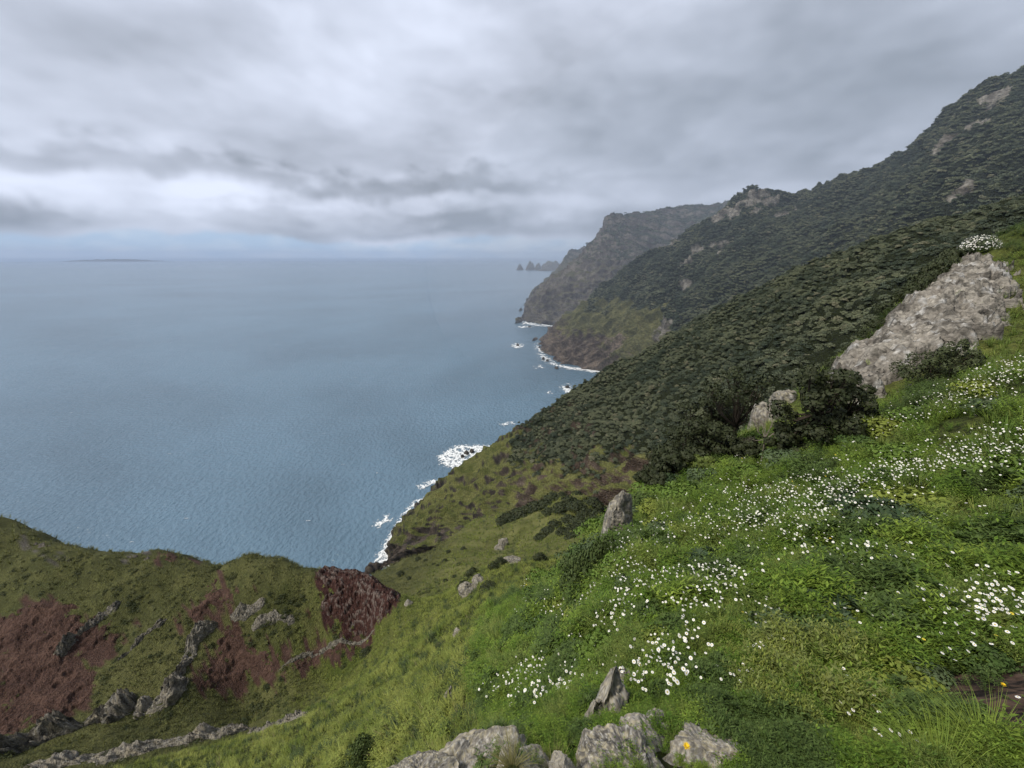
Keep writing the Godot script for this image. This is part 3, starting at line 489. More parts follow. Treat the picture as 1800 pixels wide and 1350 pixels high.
func _ready() -> void:
	rng.seed = 11
	# camera
	var cam := Camera3D.new()
	cam.name = "camera"
	cam.position = Vector3(0, EYE, 0)
	cam.rotation.x = -0.31020
	cam.fov = 88.741
	cam.near = 0.1
	cam.far = 120000.0
	add_child(cam)
	# sky, air and exposure
	var env := Environment.new()
	env.background_mode = Environment.BG_SKY
	env.sky = Sky.new()
	var pano := PanoramaSkyMaterial.new()
	pano.panorama = overcast()
	env.sky.sky_material = pano
	env.tonemap_mode = Environment.TONE_MAPPER_LINEAR
	env.tonemap_exposure = 2.78
	env.fog_enabled = true
	env.fog_density = 0.00002
	env.fog_light_color = Color(0.72, 0.80, 0.92)
	env.sdfgi_enabled = true
	env.ssao_enabled = true
	env.ssil_enabled = true
	var we := WorldEnvironment.new()
	we.name = "world_environment"
	we.environment = env
	add_child(we)
	env.volumetric_fog_enabled = true
	env.volumetric_fog_density = 0.0
	# the sun behind thin cloud
	var sun := DirectionalLight3D.new()
	sun.name = "sun"
	sun.light_energy = 0.5
	sun.light_color = Color(1.0, 0.965, 0.91)
	sun.light_angular_distance = 16.0
	sun.shadow_enabled = true
	sun.rotation_degrees = Vector3(-52, -70, 0)
	add_child(sun)

	nz.seed = 4; nz.frequency = 1.0; nz.noise_type = FastNoiseLite.TYPE_SIMPLEX_SMOOTH; nz.fractal_type = FastNoiseLite.FRACTAL_FBM; nz.fractal_octaves = 3
	nr.seed = 9; nr.frequency = 1.0; nr.noise_type = FastNoiseLite.TYPE_SIMPLEX_SMOOTH; nr.fractal_type = FastNoiseLite.FRACTAL_RIDGED; nr.fractal_octaves = 3
	nc.seed = 2; nc.frequency = 1.0; nc.noise_type = FastNoiseLite.TYPE_CELLULAR; nc.fractal_type = FastNoiseLite.FRACTAL_FBM; nc.fractal_octaves = 2; nc.cellular_return_type = FastNoiseLite.RETURN_DISTANCE2_SUB
	make_materials()
	build_sea()
	solve_near()
	build_near()
	build_far()
	build_details()


func overcast() -> ImageTexture:
	var w := 1536; var h := 768
	var img := Image.create(w, h, false, Image.FORMAT_RGBF)
	var f := FastNoiseLite.new()
	f.seed = 23; f.frequency = 1.0; f.noise_type = FastNoiseLite.TYPE_SIMPLEX_SMOOTH; f.fractal_type = FastNoiseLite.FRACTAL_FBM; f.fractal_octaves = 5; f.fractal_gain = 0.5
	img.fill(Color(0.12, 0.145, 0.175))
	for y in h / 2:
		var el := (0.5 - (y + 0.5) / h) * PI
		var sy := sin(el); var cy := cos(el)
		for x in w:
			var az := (x + 0.5) / w * TAU
			var d := Vector3(sin(az) * cy, sy, -cos(az) * cy)
			var k := 1.0 / (sy + 0.24)
			var px := d.x * k; var pz := d.z * k
			var deg := rad_to_deg(el)
			# broad masses, then the ragged structure within them
			var n1 := f.get_noise_2d(px * 0.62 + 7.0, pz * 0.70)
			var n2 := f.get_noise_3d(d.x * 3.0 + n1 * 0.7, d.y * 8.5 + 4.0, d.z * 3.0)
			var n3 := f.get_noise_3d(d.x * 11.0, d.y * 24.0, d.z * 11.0 + n2)
			var t := 0.60 + n1 * 0.56 + n2 * 0.27 + n3 * 0.10
			# thicker, darker cloud over the mountains to the south-east
			t -= 0.47 * step01(-0.10, 0.72, d.x + 0.25 * sy)
			# layered cloud seen edge-on near the horizon: flat bases, bright ragged tops
			var along := Vector2(d.x, d.z).normalized() * 2.4
			var w1 := f.get_noise_2d(along.x + 3.0, along.y) * 1.5 + f.get_noise_2d(along.x * 6.0, along.y * 6.0 + 2.0) * 0.5
			var base := 2.5 + w1
			var thick := 2.6 + 1.6 * f.get_noise_2d(along.x * 1.3 + 50.0, along.y * 1.3)
			var dark := step01(base - 0.2, base + 0.9, deg) * (1.0 - step01(base + thick * 0.4, base + thick * 1.8, deg + n3 * 2.0)) * clampf(0.75 + n2 * 1.5, 0.2, 1.0)
			var base2 := 7.6 + w1 * 1.3 + 0.8 * n2
			var dark2 := step01(base2 - 0.3, base2 + 0.7, deg) * (1.0 - step01(base2 + 1.2, base2 + 3.6, deg + n3 * 2.0))
			var glow := step01(base + thick, base + thick + 1.2, deg) * (1.0 - step01(base2 - 0.6, base2 + 0.3, deg))
			var side := 1.0 - step01(-0.2, 0.45, d.x)
			t -= dark * (0.14 + 0.34 * side) + dark2 * (0.10 + 0.25 * side)
			t += glow * 0.09
			t = clampf(t, 0.0, 1.0)
			var col := mix3(Color(0.115, 0.129, 0.152), Color(0.32, 0.344, 0.408), t)
			# the clear strip below the cloud base
			var strip := 1.0 - step01(base - 0.4, base + 0.1, deg)
			col = mix3(col, mix3(Color(0.175, 0.235, 0.31), Color(0.255, 0.29, 0.335), 0.45 + n3 + n2), strip * 0.92)
			img.set_pixel(x, y, col)
	return ImageTexture.create_from_image(img)


func make_materials() -> void:
	var grain := noise_texture("grain", 1024, 0.02, FastNoiseLite.TYPE_SIMPLEX_SMOOTH, 6, Color(0.45, 0.45, 0.45), Color(1, 1, 1))
	var bump := noise_texture("bump", 1024, 0.03, FastNoiseLite.TYPE_SIMPLEX_SMOOTH, 5, Color(0, 0, 0), Color(1, 1, 1))
	var crack := noise_texture("crack", 1024, 0.02, FastNoiseLite.TYPE_CELLULAR, 4, Color(0, 0, 0), Color(1, 1, 1))
	mats.near = ground_material("grass and earth", 9.0, grain, bump, 35.0)
	mats.mid = ground_material("scrub", 40.0, grain, bump, 150.0)
	mats.far = ground_material("far slope", 160.0, grain, bump, 500.0)
	mats.rock = ground_material("rock", 6.0, grain, crack, 12.0, 0.9)
	var sea := StandardMaterial3D.new()
	sea.resource_name = "sea water"
	sea.albedo_color = Color(0.084, 0.148, 0.205).linear_to_srgb()
	sea.roughness = 0.25
	sea.vertex_color_use_as_albedo = true
	sea.metallic_specular = 0.5
	sea.heightmap_enabled = true
	sea.heightmap_texture = noise_texture("waves", 1024, 0.02, FastNoiseLite.TYPE_SIMPLEX_SMOOTH, 5, Color(0, 0, 0), Color(1, 1, 1))
	sea.heightmap_scale = 170.0
	sea.uv1_triplanar = true
	sea.uv1_world_triplanar = true
	sea.uv1_scale = Vector3(1.0 / 170.0, 1.0 / 170.0, 1.0 / 230.0)
	mats.sea = sea


func build_sea() -> void:
	var na := 420; var nb := 420
	var p := PackedVector3Array(); p.resize(na * nb)
	var c := PackedColorArray(); c.resize(na * nb)
	for a in na:
		var th := lerpf(-1.45, 1.2, float(a) / (na - 1))
		for b in nb:
			var r := 200.0 * pow(330.0, float(b) / (nb - 1))
			var x := r * sin(th); var z := -r * cos(th)
			var y := 0.0
			if r < 6000.0:
				y = nz.get_noise_2d(x / 60.0 + z / 200.0, z / 38.0) * 1.1 * (1.0 - step01(2500.0, 6000.0, r))
			p[a * nb + b] = Vector3(x, y, z)
			var cur := nz.get_noise_2d(x / (120.0 + r * 0.35) + z / 900.0, z / (60.0 + r * 0.16))
			c[a * nb + b] = Color(1, 1, 1) * (0.92 + 0.22 * cur)
	var o := put("sea", grid_mesh(p, c, na, nb), mats.sea)
	o.set_meta("kind", "structure")


func slope_mesh(called: String, p: PackedVector3Array, na: int, nb: int, mat: Material, paint: Callable) -> Dictionary:
	var nn := grid_normals(p, na, nb, false)
	var c := PackedColorArray(); c.resize(na * nb)
	var wood := PackedFloat32Array(); wood.resize(na * nb)
	for a in na:
		for b in nb:
			var k := a * nb + b
			var got: Color = paint.call(p[k], nn[k], float(a) / (na - 1), float(b) / (nb - 1))
			wood[k] = got.a
			got.a = 1.0
			c[k] = got
	var o := put(called, grid_mesh(p, c, na, nb), mat)
	o.set_meta("kind", "structure")
	return {"p": p, "n": nn, "na": na, "nb": nb, "wood": wood}


func near_spots(list: PackedFloat32Array, p: Vector3, grow: float, wide := 1.15) -> float:
	var best := 0.0
	for k in range(0, list.size(), 4):
		var r := list[k + 3] * wide
		if absf(p.x - list[k]) < r * 1.8 and absf(p.z - list[k + 2]) < r * 1.8:
			best = maxf(best, grow + 0.5 - Vector3(p.x - list[k], p.y - list[k + 1], p.z - list[k + 2]).length() / r)
	return best


func paint_d(p: Vector3, n: Vector3, ua: float, ub: float) -> Color:
	var big := nz.get_noise_3d(p.x / 60.0, p.y / 60.0, p.z / 60.0)
	var fine := nz.get_noise_3d(p.x / 11.0, p.y / 11.0, p.z / 11.0)
	var grass := mix3(Color(0.115, 0.135, 0.04), Color(0.225, 0.23, 0.085), 0.5 + fine + big * 0.6)
	var rock := mix3(Color(0.045, 0.042, 0.04), Color(0.15, 0.125, 0.105), 0.5 + fine * 1.5)
	var cliff := step01(0.47, 0.31, n.y + fine * 0.25) + step01(22.0, 6.0, p.y + fine * 14.0)
	var scar := near_spots(SCARS_D, p, 0.42 + big * 0.5 + fine * 0.7)
	rock = mix3(rock, mix3(Color(0.09, 0.065, 0.05), Color(0.2, 0.155, 0.125), 0.5 + fine * 1.5), step01(-30.0, 40.0, p.x))
	cliff = maxf(cliff, step01(0.1, 0.5, scar))
	var col := mix3(grass, rock, cliff)
	# wooded from the middle of the spur upwards
	var tree := step01(-6.0, 26.0, p.x + big * 46.0 + fine * 16.0 - 14.0 + (ub - 0.5) * 50.0)
	tree = maxf(tree, step01(90.0, 130.0, p.x))
	tree *= 1.0 - step01(0.1, 0.45, near_spots(CLEAR_D, p, 0.75 + fine * 0.7 + big * 0.3)) * 0.97
	tree *= 1.0 - 0.9 * clampf(cliff, 0.0, 1.0) * (1.0 - step01(60.0, 120.0, p.x))
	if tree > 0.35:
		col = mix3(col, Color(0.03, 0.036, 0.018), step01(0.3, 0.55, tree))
	col.a = tree
	return col


func paint_e(p: Vector3, n: Vector3, ua: float, ub: float) -> Color:
	var big := nz.get_noise_3d(p.x / 160.0, p.y / 160.0, p.z / 160.0)
	var fine := nz.get_noise_3d(p.x / 30.0, p.y / 30.0, p.z / 30.0)
	var grass := mix3(Color(0.11, 0.115, 0.045), Color(0.20, 0.195, 0.085), 0.5 + fine)
	var rock := mix3(Color(0.085, 0.066, 0.055), Color(0.235, 0.19, 0.15), 0.5 + fine * 1.5 + big * 0.6)
	var scar := near_spots(SCARS_E, p, 0.6 + fine * 0.9, 1.5)
	if p.y > 120.0:
		rock = mix3(Color(0.12, 0.105, 0.09), Color(0.34, 0.32, 0.28), 0.5 + fine * 1.6)
	var cliff := step01(0.30, 0.16, n.y + fine * 0.2) * step01(70.0, 40.0, p.y + big * 30.0) + step01(48.0, 18.0, (p.y - 42.0 * step01(-1000.0, -1300.0, p.z)) + fine * 60.0 + big * 40.0)
	cliff = maxf(cliff, step01(0.1, 0.4, scar))
	var col := mix3(grass, rock, cliff)
	var low := 75.0 + 75.0 * step01(-850.0, -1250.0, p.z)
	var tree := step01(low, low + 60.0, p.y + big * 70.0 + fine * 60.0)
	tree *= 1.0 - step01(0.1, 0.5, near_spots(MEADOWS_E, p, 0.75 + fine * 1.1, 1.5)) * 0.93
	tree *= 1.0 - 0.97 * step01(0.1, 0.35, scar)
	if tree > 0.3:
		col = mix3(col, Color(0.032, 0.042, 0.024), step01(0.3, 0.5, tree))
	col.a = tree
	return col


func paint_s3(p: Vector3, n: Vector3, ua: float, ub: float) -> Color:
	var big := nz.get_noise_3d(p.x / 220.0, p.y / 220.0, p.z / 220.0)
	var fine := nz.get_noise_3d(p.x / 45.0, p.y / 45.0, p.z / 45.0)
	var grass := mix3(Color(0.09, 0.09, 0.045), Color(0.15, 0.145, 0.07), 0.5 + fine)
	var rock := mix3(Color(0.10, 0.082, 0.072), Color(0.29, 0.255, 0.22), 0.5 + fine * 1.4 + big * 0.7)
	var cliff := step01(0.72, 0.45, n.y + fine * 0.25)
	var col := mix3(grass, rock, cliff)
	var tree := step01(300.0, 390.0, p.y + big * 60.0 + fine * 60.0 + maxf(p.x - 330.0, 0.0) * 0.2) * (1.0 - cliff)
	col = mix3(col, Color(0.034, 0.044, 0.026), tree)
	col.a = tree
	return col


func build_far() -> void:
	var na := 380; var nb := 240
	var d := wear(skin(SLOPE_D, 18, 7, na, nb), na, nb, 13.0, 42.0, 3.0, 26.0)
	fields.d = slope_mesh("forest_slope", d, na, nb, mats.mid, paint_d)
	na = 460; nb = 240
	var e := wear(skin(SLOPE_E, 21, 7, na, nb), na, nb, 34.0, 95.0, 7.0, 60.0)
	fields.e = slope_mesh("mountain_slope", e, na, nb, mats.far, paint_e)
	na = 260; nb = 200
	var s3 := wear(skin(SLOPE_S3, 14, 7, na, nb), na, nb, 30.0, 80.0, 16.0, 70.0)
	fields.s3 = slope_mesh("headland", s3, na, nb, mats.far, paint_s3)
	na = 140; nb = 120
	var s4 := wear(skin(SLOPE_S4, 10, 7, na, nb), na, nb, 18.0, 90.0, 14.0, 90.0)
	fields.s4 = slope_mesh("headland", s4, na, nb, mats.far, paint_s3)

var fields := {}

# ---------------------------------------------------------------- plants
func blade(sh: Shape, at: Vector3, dir: Vector3, length: float, width: float, droop: float, col: Color, parts := 3) -> void:
	var side := dir.cross(Vector3.UP).normalized() * width * 0.5
	if side.length() < 0.0001:
		side = Vector3.RIGHT * width * 0.5
	var p := at
	var d := dir
	for k in parts:
		var q := p + d * (length / parts)
		var w0 := 1.0 - float(k) / parts
		var w1 := 1.0 - float(k + 1) / parts
		if k == parts - 1:
			sh.tri(p - side * w0, q, p + side * w0, col, 0.9)
		else:
			sh.quad(p - side * w0, q - side * w1, q + side * w1, p + side * w0, col, 0.9)
		p = q
		d = (d + Vector3.DOWN * droop / parts).normalized()


func leaf(sh: Shape, at: Vector3, dir: Vector3, length: float, width: float, col: Color, lean := 0.7) -> void:
	var side := dir.cross(Vector3.UP).normalized() * width * 0.5
	if side.length() < 0.0001:
		side = Vector3.RIGHT * width * 0.5
	var mid := at + dir * length * 0.5 + Vector3.UP * width * 0.12
	sh.quad(at, mid - side, at + dir * length, mid + side, col, lean)


func shade(lo: float, hi: float) -> Color:
	var k := rng.randf_range(lo, hi)
	return Color(k * rng.randf_range(0.92, 1.08), k, k * rng.randf_range(0.85, 1.1))


func ball() -> Vector3:
	while true:
		var q := Vector3(rng.randf_range(-1, 1), rng.randf_range(-1, 1), rng.randf_range(-1, 1))
		if q.length_squared() < 1.0:
			return q
	return Vector3.ZERO


func tuft_mesh(blades: int, width: float, spread: float, droop: float) -> ArrayMesh:
	var sh := Shape.new()
	for k in blades:
		var t := rng.randf() * TAU
		var out := Vector3(cos(t), 0, sin(t))
		var d := (Vector3.UP + out * rng.randf_range(0.05, spread)).normalized()
		blade(sh, out * rng.randf_range(0.0, 0.16), d, rng.randf_range(0.55, 1.05), width, droop, shade(0.65, 1.15))
	return sh.mesh()


func herb_mesh(stems: int, leaves: int, length: float, width: float, spread: float) -> ArrayMesh:
	var sh := Shape.new()
	for k in stems:
		var t := rng.randf() * TAU
		var d := (Vector3.UP + Vector3(cos(t), 0, sin(t)) * rng.randf_range(0.0, spread)).normalized()
		var tall := rng.randf_range(0.6, 1.0)
		for w in leaves:
			var h := lerpf(0.25, 1.0, (w + rng.randf()) / leaves)
			var u := w * 2.4 + rng.randf()
			var out := Vector3(cos(u), rng.randf_range(0.0, 0.75), sin(u)).normalized()
			leaf(sh, d * tall * h, out, length * rng.randf_range(0.7, 1.2), width, shade(0.6, 1.15) * lerpf(0.85, 1.1, h))
	return sh.mesh()


func rosette(sh: Shape, at: Vector3, up: Vector3, size: float, leaves: int, tone: float) -> void:
	var sx := up.cross(Vector3(0.2, 0.3, 0.9)).normalized()
	var sy := up.cross(sx)
	for k in leaves:
		var t := k * 2.39996
		var rise := lerpf(0.15, 1.3, float(k) / leaves)
		var d := (sx * cos(t) + sy * sin(t) + up * rise).normalized()
		var col := shade(0.7, 1.1) * tone
		var len := size * lerpf(1.0, 0.6, float(k) / leaves)
		var side := d.cross(up).normalized() * len * 0.13
		var mid := at + d * len * 0.55
		sh.quad(at, mid - side, at + d * len - up * len * 0.08, mid + side, col, 0.4)


func seed_grass_mesh() -> ArrayMesh:
	var sh := Shape.new()
	for k in 15:
		var t := rng.randf() * TAU
		var d := (Vector3.UP + Vector3(cos(t), 0, sin(t)) * rng.randf_range(0.05, 0.5)).normalized()
		var tall := rng.randf_range(0.6, 1.0)
		blade(sh, Vector3(cos(t), 0, sin(t)) * 0.06, d, tall, 0.018, 0.15, Color(0.7, 0.8, 0.5), 2)
		for w in 8:
			var h := lerpf(0.5, 1.0, w / 7.0)
			var u := w * 2.4
			leaf(sh, d * tall * h, (Vector3(cos(u), 1.1, sin(u))).normalized(), 0.09, 0.028, Color(1.15, 1.1, 0.75) * rng.randf_range(0.8, 1.15), 0.6)
	for k in 8:
		var t := rng.randf() * TAU
		blade(sh, Vector3.ZERO, (Vector3.UP + Vector3(cos(t), 0, sin(t)) * rng.randf_range(0.3, 0.9)).normalized(), rng.randf_range(0.4, 0.7), 0.03, 0.5, shade(0.6, 0.95))
	return sh.mesh()


func daisy_mesh() -> ArrayMesh:
	var sh := Shape.new()
	var white := Color(0.80, 0.80, 0.77)
	for k in 11:
		var t := TAU * k / 11.0
		var d := Vector3(cos(t), -0.06, sin(t))
		var side := Vector3(-sin(t), 0, cos(t)) * 0.24
		sh.quad(d * 0.2, d * 0.7 - side + Vector3.UP * 0.02, d, d * 0.7 + side + Vector3.UP * 0.02, white, 1.0)
	for k in 8:
		var t0 := TAU * k / 8.0
		var t1 := TAU * (k + 1) / 8.0
		sh.tri(Vector3(0, 0.13, 0), Vector3(cos(t1), 0.1, sin(t1)) * 0.26, Vector3(cos(t0), 0.1, sin(t0)) * 0.26, Color(0.62, 0.42, 0.03), 0.5)
	blade(sh, Vector3(0, -2.2, 0), Vector3.UP, 2.3, 0.12, 0.0, Color(0.07, 0.12, 0.03), 2)
	return sh.mesh()


# crowns: leaf-sized faces spread through lobes, with gaps between them
func crown_shape(sh: Shape, lobes: Array, per: int, size: float, tone0: float, tone1: float) -> void:
	for l: Array in lobes:
		var c: Vector3 = l[0]
		var e: Vector3 = l[1]
		var tone := rng.randf_range(0.82, 1.15)
		for k in (per if l != lobes[0] else per * 2):
			var d := ball().normalized()
			if d.y < -0.35 and rng.randf() < 0.7:
				d.y = -d.y
			var q := c + d * e * rng.randf_range(0.72, 1.08)
			var u := (d + ball() * 0.9).normalized()
			var sx := u.cross(ball().normalized()).normalized() * size * rng.randf_range(0.6, 1.2)
			var sy := u.cross(sx).normalized() * size * rng.randf_range(0.35, 0.8)
			var kk := sh.v.size()
			sh.v.append_array(PackedVector3Array([q - sx, q + sy, q + sx, q - sy]))
			var nn := (u + d * 0.7 + Vector3.UP * 0.3).normalized()
			var col := shade(tone0, tone1) * tone
			for w in 4:
				sh.n.append(nn); sh.c.append(col)
			sh.i.append_array(PackedInt32Array([kk, kk + 1, kk + 2, kk, kk + 2, kk + 3]))


func dome_lobes(n: int, r: float, lobe: float, flat: float, base: float) -> Array:
	var out := [[Vector3(0, base + r * 0.2, 0), Vector3(r * 0.8, r * 0.6 * flat, r * 0.8)]]
	for k in n:
		var t := k * 2.39996 + rng.randf() * 0.5
		var u := sqrt((k + 0.3) / n)
		var rad := lobe * rng.randf_range(0.75, 1.2)
		out.append([Vector3(cos(t) * u * r, base + (1.0 - u * u) * r * 0.75 + rng.randf_range(-0.1, 0.1) * r, sin(t) * u * r), Vector3(rad, rad * flat, rad)])
	return out


func wood_shape(height: float, lobes: Array, thick: float, twigs: int) -> ArrayMesh:
	var sh := Shape.new()
	var col := Color(0.085, 0.068, 0.052)
	var bend := Vector3(rng.randf_range(-0.15, 0.15), 0, rng.randf_range(-0.15, 0.15)) * height
	var fork := Vector3.UP * height * 0.42 + bend * 0.4
	sh.tube(PackedVector3Array([Vector3(0, -0.4, 0), fork * 0.5 + bend * 0.1, fork]), PackedFloat32Array([thick, thick * 0.8, thick * 0.65]), 7, col)
	for l: Array in lobes:
		var goal: Vector3 = l[0]
		var mid := fork.lerp(goal, 0.5) + ball() * height * 0.05 - Vector3.UP * height * 0.04
		sh.tube(PackedVector3Array([fork, mid, goal]), PackedFloat32Array([thick * 0.5, thick * 0.3, thick * 0.12]), 5, col)
		for k in twigs:
			var t := goal + ball() * (l[1] as Vector3)
			var s := mid.lerp(goal, rng.randf_range(0.3, 1.0))
			sh.tube(PackedVector3Array([s, s.lerp(t, 0.5) + ball() * 0.06, t]), PackedFloat32Array([thick * 0.16, thick * 0.1, thick * 0.04]), 3, col)
	return sh.mesh()


# ---------------------------------------------------------------- rocks
func rock_color(q: Vector3, pale: float, lichen: float) -> Color:
	var a := nz.get_noise_3d(q.x * 3.0 + 5.0, q.y * 3.0, q.z * 3.0)
	var b := nz.get_noise_3d(q.x * 11.0, q.y * 11.0 + 9.0, q.z * 11.0)
	var col := mix3(Color(0.09, 0.085, 0.078), Color(0.42, 0.39, 0.335), pale + a * 0.7 + b * 0.35)
	col = mix3(col, Color(0.52, 0.47, 0.33), step01(0.0, 0.2, nz.get_noise_3d(q.x * 6.0 + 31.0, q.y * 6.0, q.z * 6.0) + b * 0.3) * lichen)
	return mix3(col, Color(0.56, 0.55, 0.51), step01(0.22, 0.32, nz.get_noise_3d(q.x * 17.0, q.y * 17.0 + 3.0, q.z * 17.0)) * lichen)


func rock_mesh(size: Vector3, detail: int, seed_at: float, pale: float, lichen: float, box := 0.55) -> ArrayMesh:
	var na := detail * 2 + 1
	var nb := detail + 1
	var p := PackedVector3Array(); p.resize(na * nb)
	var c := PackedColorArray(); c.resize(na * nb)
	var cuts: Array[Vector3] = []
	var offs := PackedFloat32Array()
	for w in 14:
		cuts.append(ball().normalized())
		offs.append(rng.randf_range(0.72, 1.0))
	for a in na:
		var t := -TAU * a / (na - 1)
		for b in nb:
			var e := -PI / 2 + PI * b / (nb - 1)
			var d := Vector3(cos(t) * cos(e), sin(e), sin(t) * cos(e))
			# between a ball and a block, then broken up
			var block := maxf(absf(d.x), maxf(absf(d.y), absf(d.z)))
			var q := d / lerpf(1.0, block, box)
			var o := Vector3(seed_at, seed_at * 1.7, -seed_at)
			var k := 1.0 + 0.22 * nz.get_noise_3d(d.x * 1.1 + o.x, d.y * 1.1 + o.y, d.z * 1.1 + o.z)
			# flat breaks
			for w in cuts.size():
				var over := q.dot(cuts[w]) - offs[w]
				if over > 0.0:
					q -= cuts[w] * over * 0.9
			k += 0.05 * nz.get_noise_3d(d.x * 4.0 + o.x, d.y * 4.0, d.z * 4.0)
			k -= 0.05 * step01(0.35, 0.8, nr.get_noise_3d(d.x * 1.7 + o.x, d.y * 1.7, d.z * 1.7))
			k += 0.022 * nz.get_noise_3d(d.x * 13.0 + o.x, d.y * 13.0, d.z * 13.0)
			p[a * nb + b] = q * size * k
			c[a * nb + b] = rock_color(d * 1.2 + o, pale, lichen)
	for b in nb:
		p[(na - 1) * nb + b] = p[b]
	return grid_mesh(p, c, na, nb)


# a rib of rock that runs over the ground along a line
func rib_mesh(line: PackedFloat32Array, width: float, height: float, pale: float) -> Array:
	var n := line.size() / 2
	var curve := Curve3D.new()
	for k in n:
		curve.add_point(Vector3(line[k * 2], 0, line[k * 2 + 1]))
	var length := curve.get_baked_length()
	var mid := curve.sample_baked(length * 0.5)
	mid.y = ground(mid.x, mid.z)
	var na := clampi(int(length / (width * 0.075)), 40, 260)
	var nb := 30
	var p := PackedVector3Array(); p.resize(na * nb)
	var c := PackedColorArray(); c.resize(na * nb)
	for a in na:
		var u := float(a) / (na - 1)
		var at := curve.sample_baked(length * u)
		var ahead := curve.sample_baked(minf(length, length * u + 0.5)) - curve.sample_baked(maxf(0.0, length * u - 0.5))
		var side := ahead.cross(Vector3.UP).normalized()
		var taper := sqrt(clampf(minf(u, 1.0 - u) * 9.0, 0.03, 1.0))
		var w := width * taper * (0.75 + 0.7 * nz.get_noise_2d(length * u / width * 0.5, 3.0 + width))
		var h := height * taper * (0.8 + 0.9 * nz.get_noise_2d(length * u / width * 0.7, 13.0 + height))
		for b in nb:
			var t := PI * b / (nb - 1)
			var q := at + side * cos(t) * w * 0.5
			q.y = ground(q.x, q.z) - height * 0.25
			var bend := Vector3(at.x, 0, at.z) / width
			var k := 1.0 - 0.75 * absf(nc.get_noise_3d(q.x / width * 0.9, b * 0.10, q.z / width * 0.9)) + 0.35 * nr.get_noise_3d(q.x / width * 2.0, b * 0.3, q.z / width * 2.0)
			q.y += pow(sin(t), 0.85) * (h + height * 0.25) * k
			q += side * cos(t) * w * 0.12 * k
			p[a * nb + b] = q - mid
			c[a * nb + b] = rock_color(q * (0.9 / width), pale, 0.55)
	return [grid_mesh(p, c, na, nb), mid]


func edge_distance(poly: PackedVector2Array, q: Vector2) -> float:
	var best := 1e9
	for k in poly.size():
		best = minf(best, q.distance_to(Geometry2D.get_closest_point_to_segment(q, poly[k], poly[(k + 1) % poly.size()])))
	return best


# bare rock or earth that stands proud of the ground inside a plan
func crust_mesh(poly: PackedVector2Array, cell: float, proud: float, rough: float, layers: float, paint: Callable, ledge := 0.0) -> Array:
	var lo := poly[0]; var hi := poly[0]
	for q in poly:
		lo = lo.min(q); hi = hi.max(q)
	var na := mini(int((hi.x - lo.x) / cell) + 3, 330)
	var nb := mini(int((hi.y - lo.y) / cell) + 3, 330)
	var mid := Vector3((lo.x + hi.x) * 0.5, 0, (lo.y + hi.y) * 0.5)
	mid.y = ground(mid.x, mid.z)
	var sh := Shape.new()
	var at := PackedInt32Array(); at.resize(na * nb); at.fill(-1)
	for a in na:
		for b in nb:
			var q := Vector2(lerpf(lo.x - cell, hi.x + cell, float(a) / (na - 1)), lerpf(hi.y + cell, lo.y - cell, float(b) / (nb - 1)))
			var e := edge_distance(poly, q)
			var wob := nz.get_noise_2d(q.x / (cell * 14.0), q.y / (cell * 14.0))
			var inside := Geometry2D.is_point_in_polygon(q, poly)
			var s := (e if inside else -e) + wob * cell * (18.0 if proud > 0.8 and proud < 0.9 else 7.0)
			if s < -cell * 3.0:
				continue
			var g := ground(q.x, q.y)
			var f := step01(0.0, cell * 9.0, s)
			var l := cell * 12.0
			var lay := nr.get_noise_3d(q.x / l * 0.35, g / l * layers, q.y / l * 0.35)
			var brk := nc.get_noise_3d(q.x / l * 0.8, g / l * 0.8, q.y / l * 0.8)
			var fin := nz.get_noise_3d(q.x / l * 4.0, g / l * 4.0, q.y / l * 4.0)
			var y := g + f * (proud + rough * (0.55 * lay + 0.8 * brk + 0.3 * fin)) - (1.0 - f) * cell * 1.5
			if proud > 0.8 and proud < 0.9:
				y -= f * 0.55 * step01(0.45, 0.85, nr.get_noise_3d(q.x / 3.1, g / 3.1 + 4.0, q.y / 3.1))
			if ledge > 0.0:
				var st := fposmod(g / ledge + 0.9 * wob + 0.12 * fin, 1.0)
				y += f * ledge * 0.5 * (step01(0.0, 0.22, st) - st)
			at[a * nb + b] = sh.v.size()
			sh.v.append(Vector3(q.x, y, q.y) - mid)
			sh.c.append(paint.call(Vector3(q.x, y, q.y), lay, brk, fin))
	for a in na - 1:
		for b in nb - 1:
			var q0 := at[a * nb + b]; var q1 := at[a * nb + b + 1]; var q2 := at[(a + 1) * nb + b]; var q3 := at[(a + 1) * nb + b + 1]
			if q0 >= 0 and q1 >= 0 and q2 >= 0 and q3 >= 0:
				sh.i.append_array(PackedInt32Array([q0, q1, q2, q1, q3, q2]))
	sh.n.resize(sh.v.size())
	for k in range(0, sh.i.size(), 3):
		var nn := (sh.v[sh.i[k + 2]] - sh.v[sh.i[k]]).cross(sh.v[sh.i[k + 1]] - sh.v[sh.i[k]])
		for w in 3:
			sh.n[sh.i[k + w]] += nn
	for k in sh.n.size():
		sh.n[k] = sh.n[k].normalized() if sh.n[k].length() > 0.0 else Vector3.UP
	return [sh.mesh(), mid]


# ---------------------------------------------------------------- placing
func upright(at: Vector3, lean: Vector3, size: Vector3) -> Transform3D:
	var up := lean.normalized()
	var t := rng.randf() * TAU
	var x := Vector3(cos(t), 0, sin(t))
	x = (x - up * x.dot(up)).normalized()
	return Transform3D(Basis(x * size.x, up * size.y, x.cross(up) * size.z), at)


func on_ground(x: float, z: float) -> Vector3:
	return Vector3(x, ground(x, z), z)


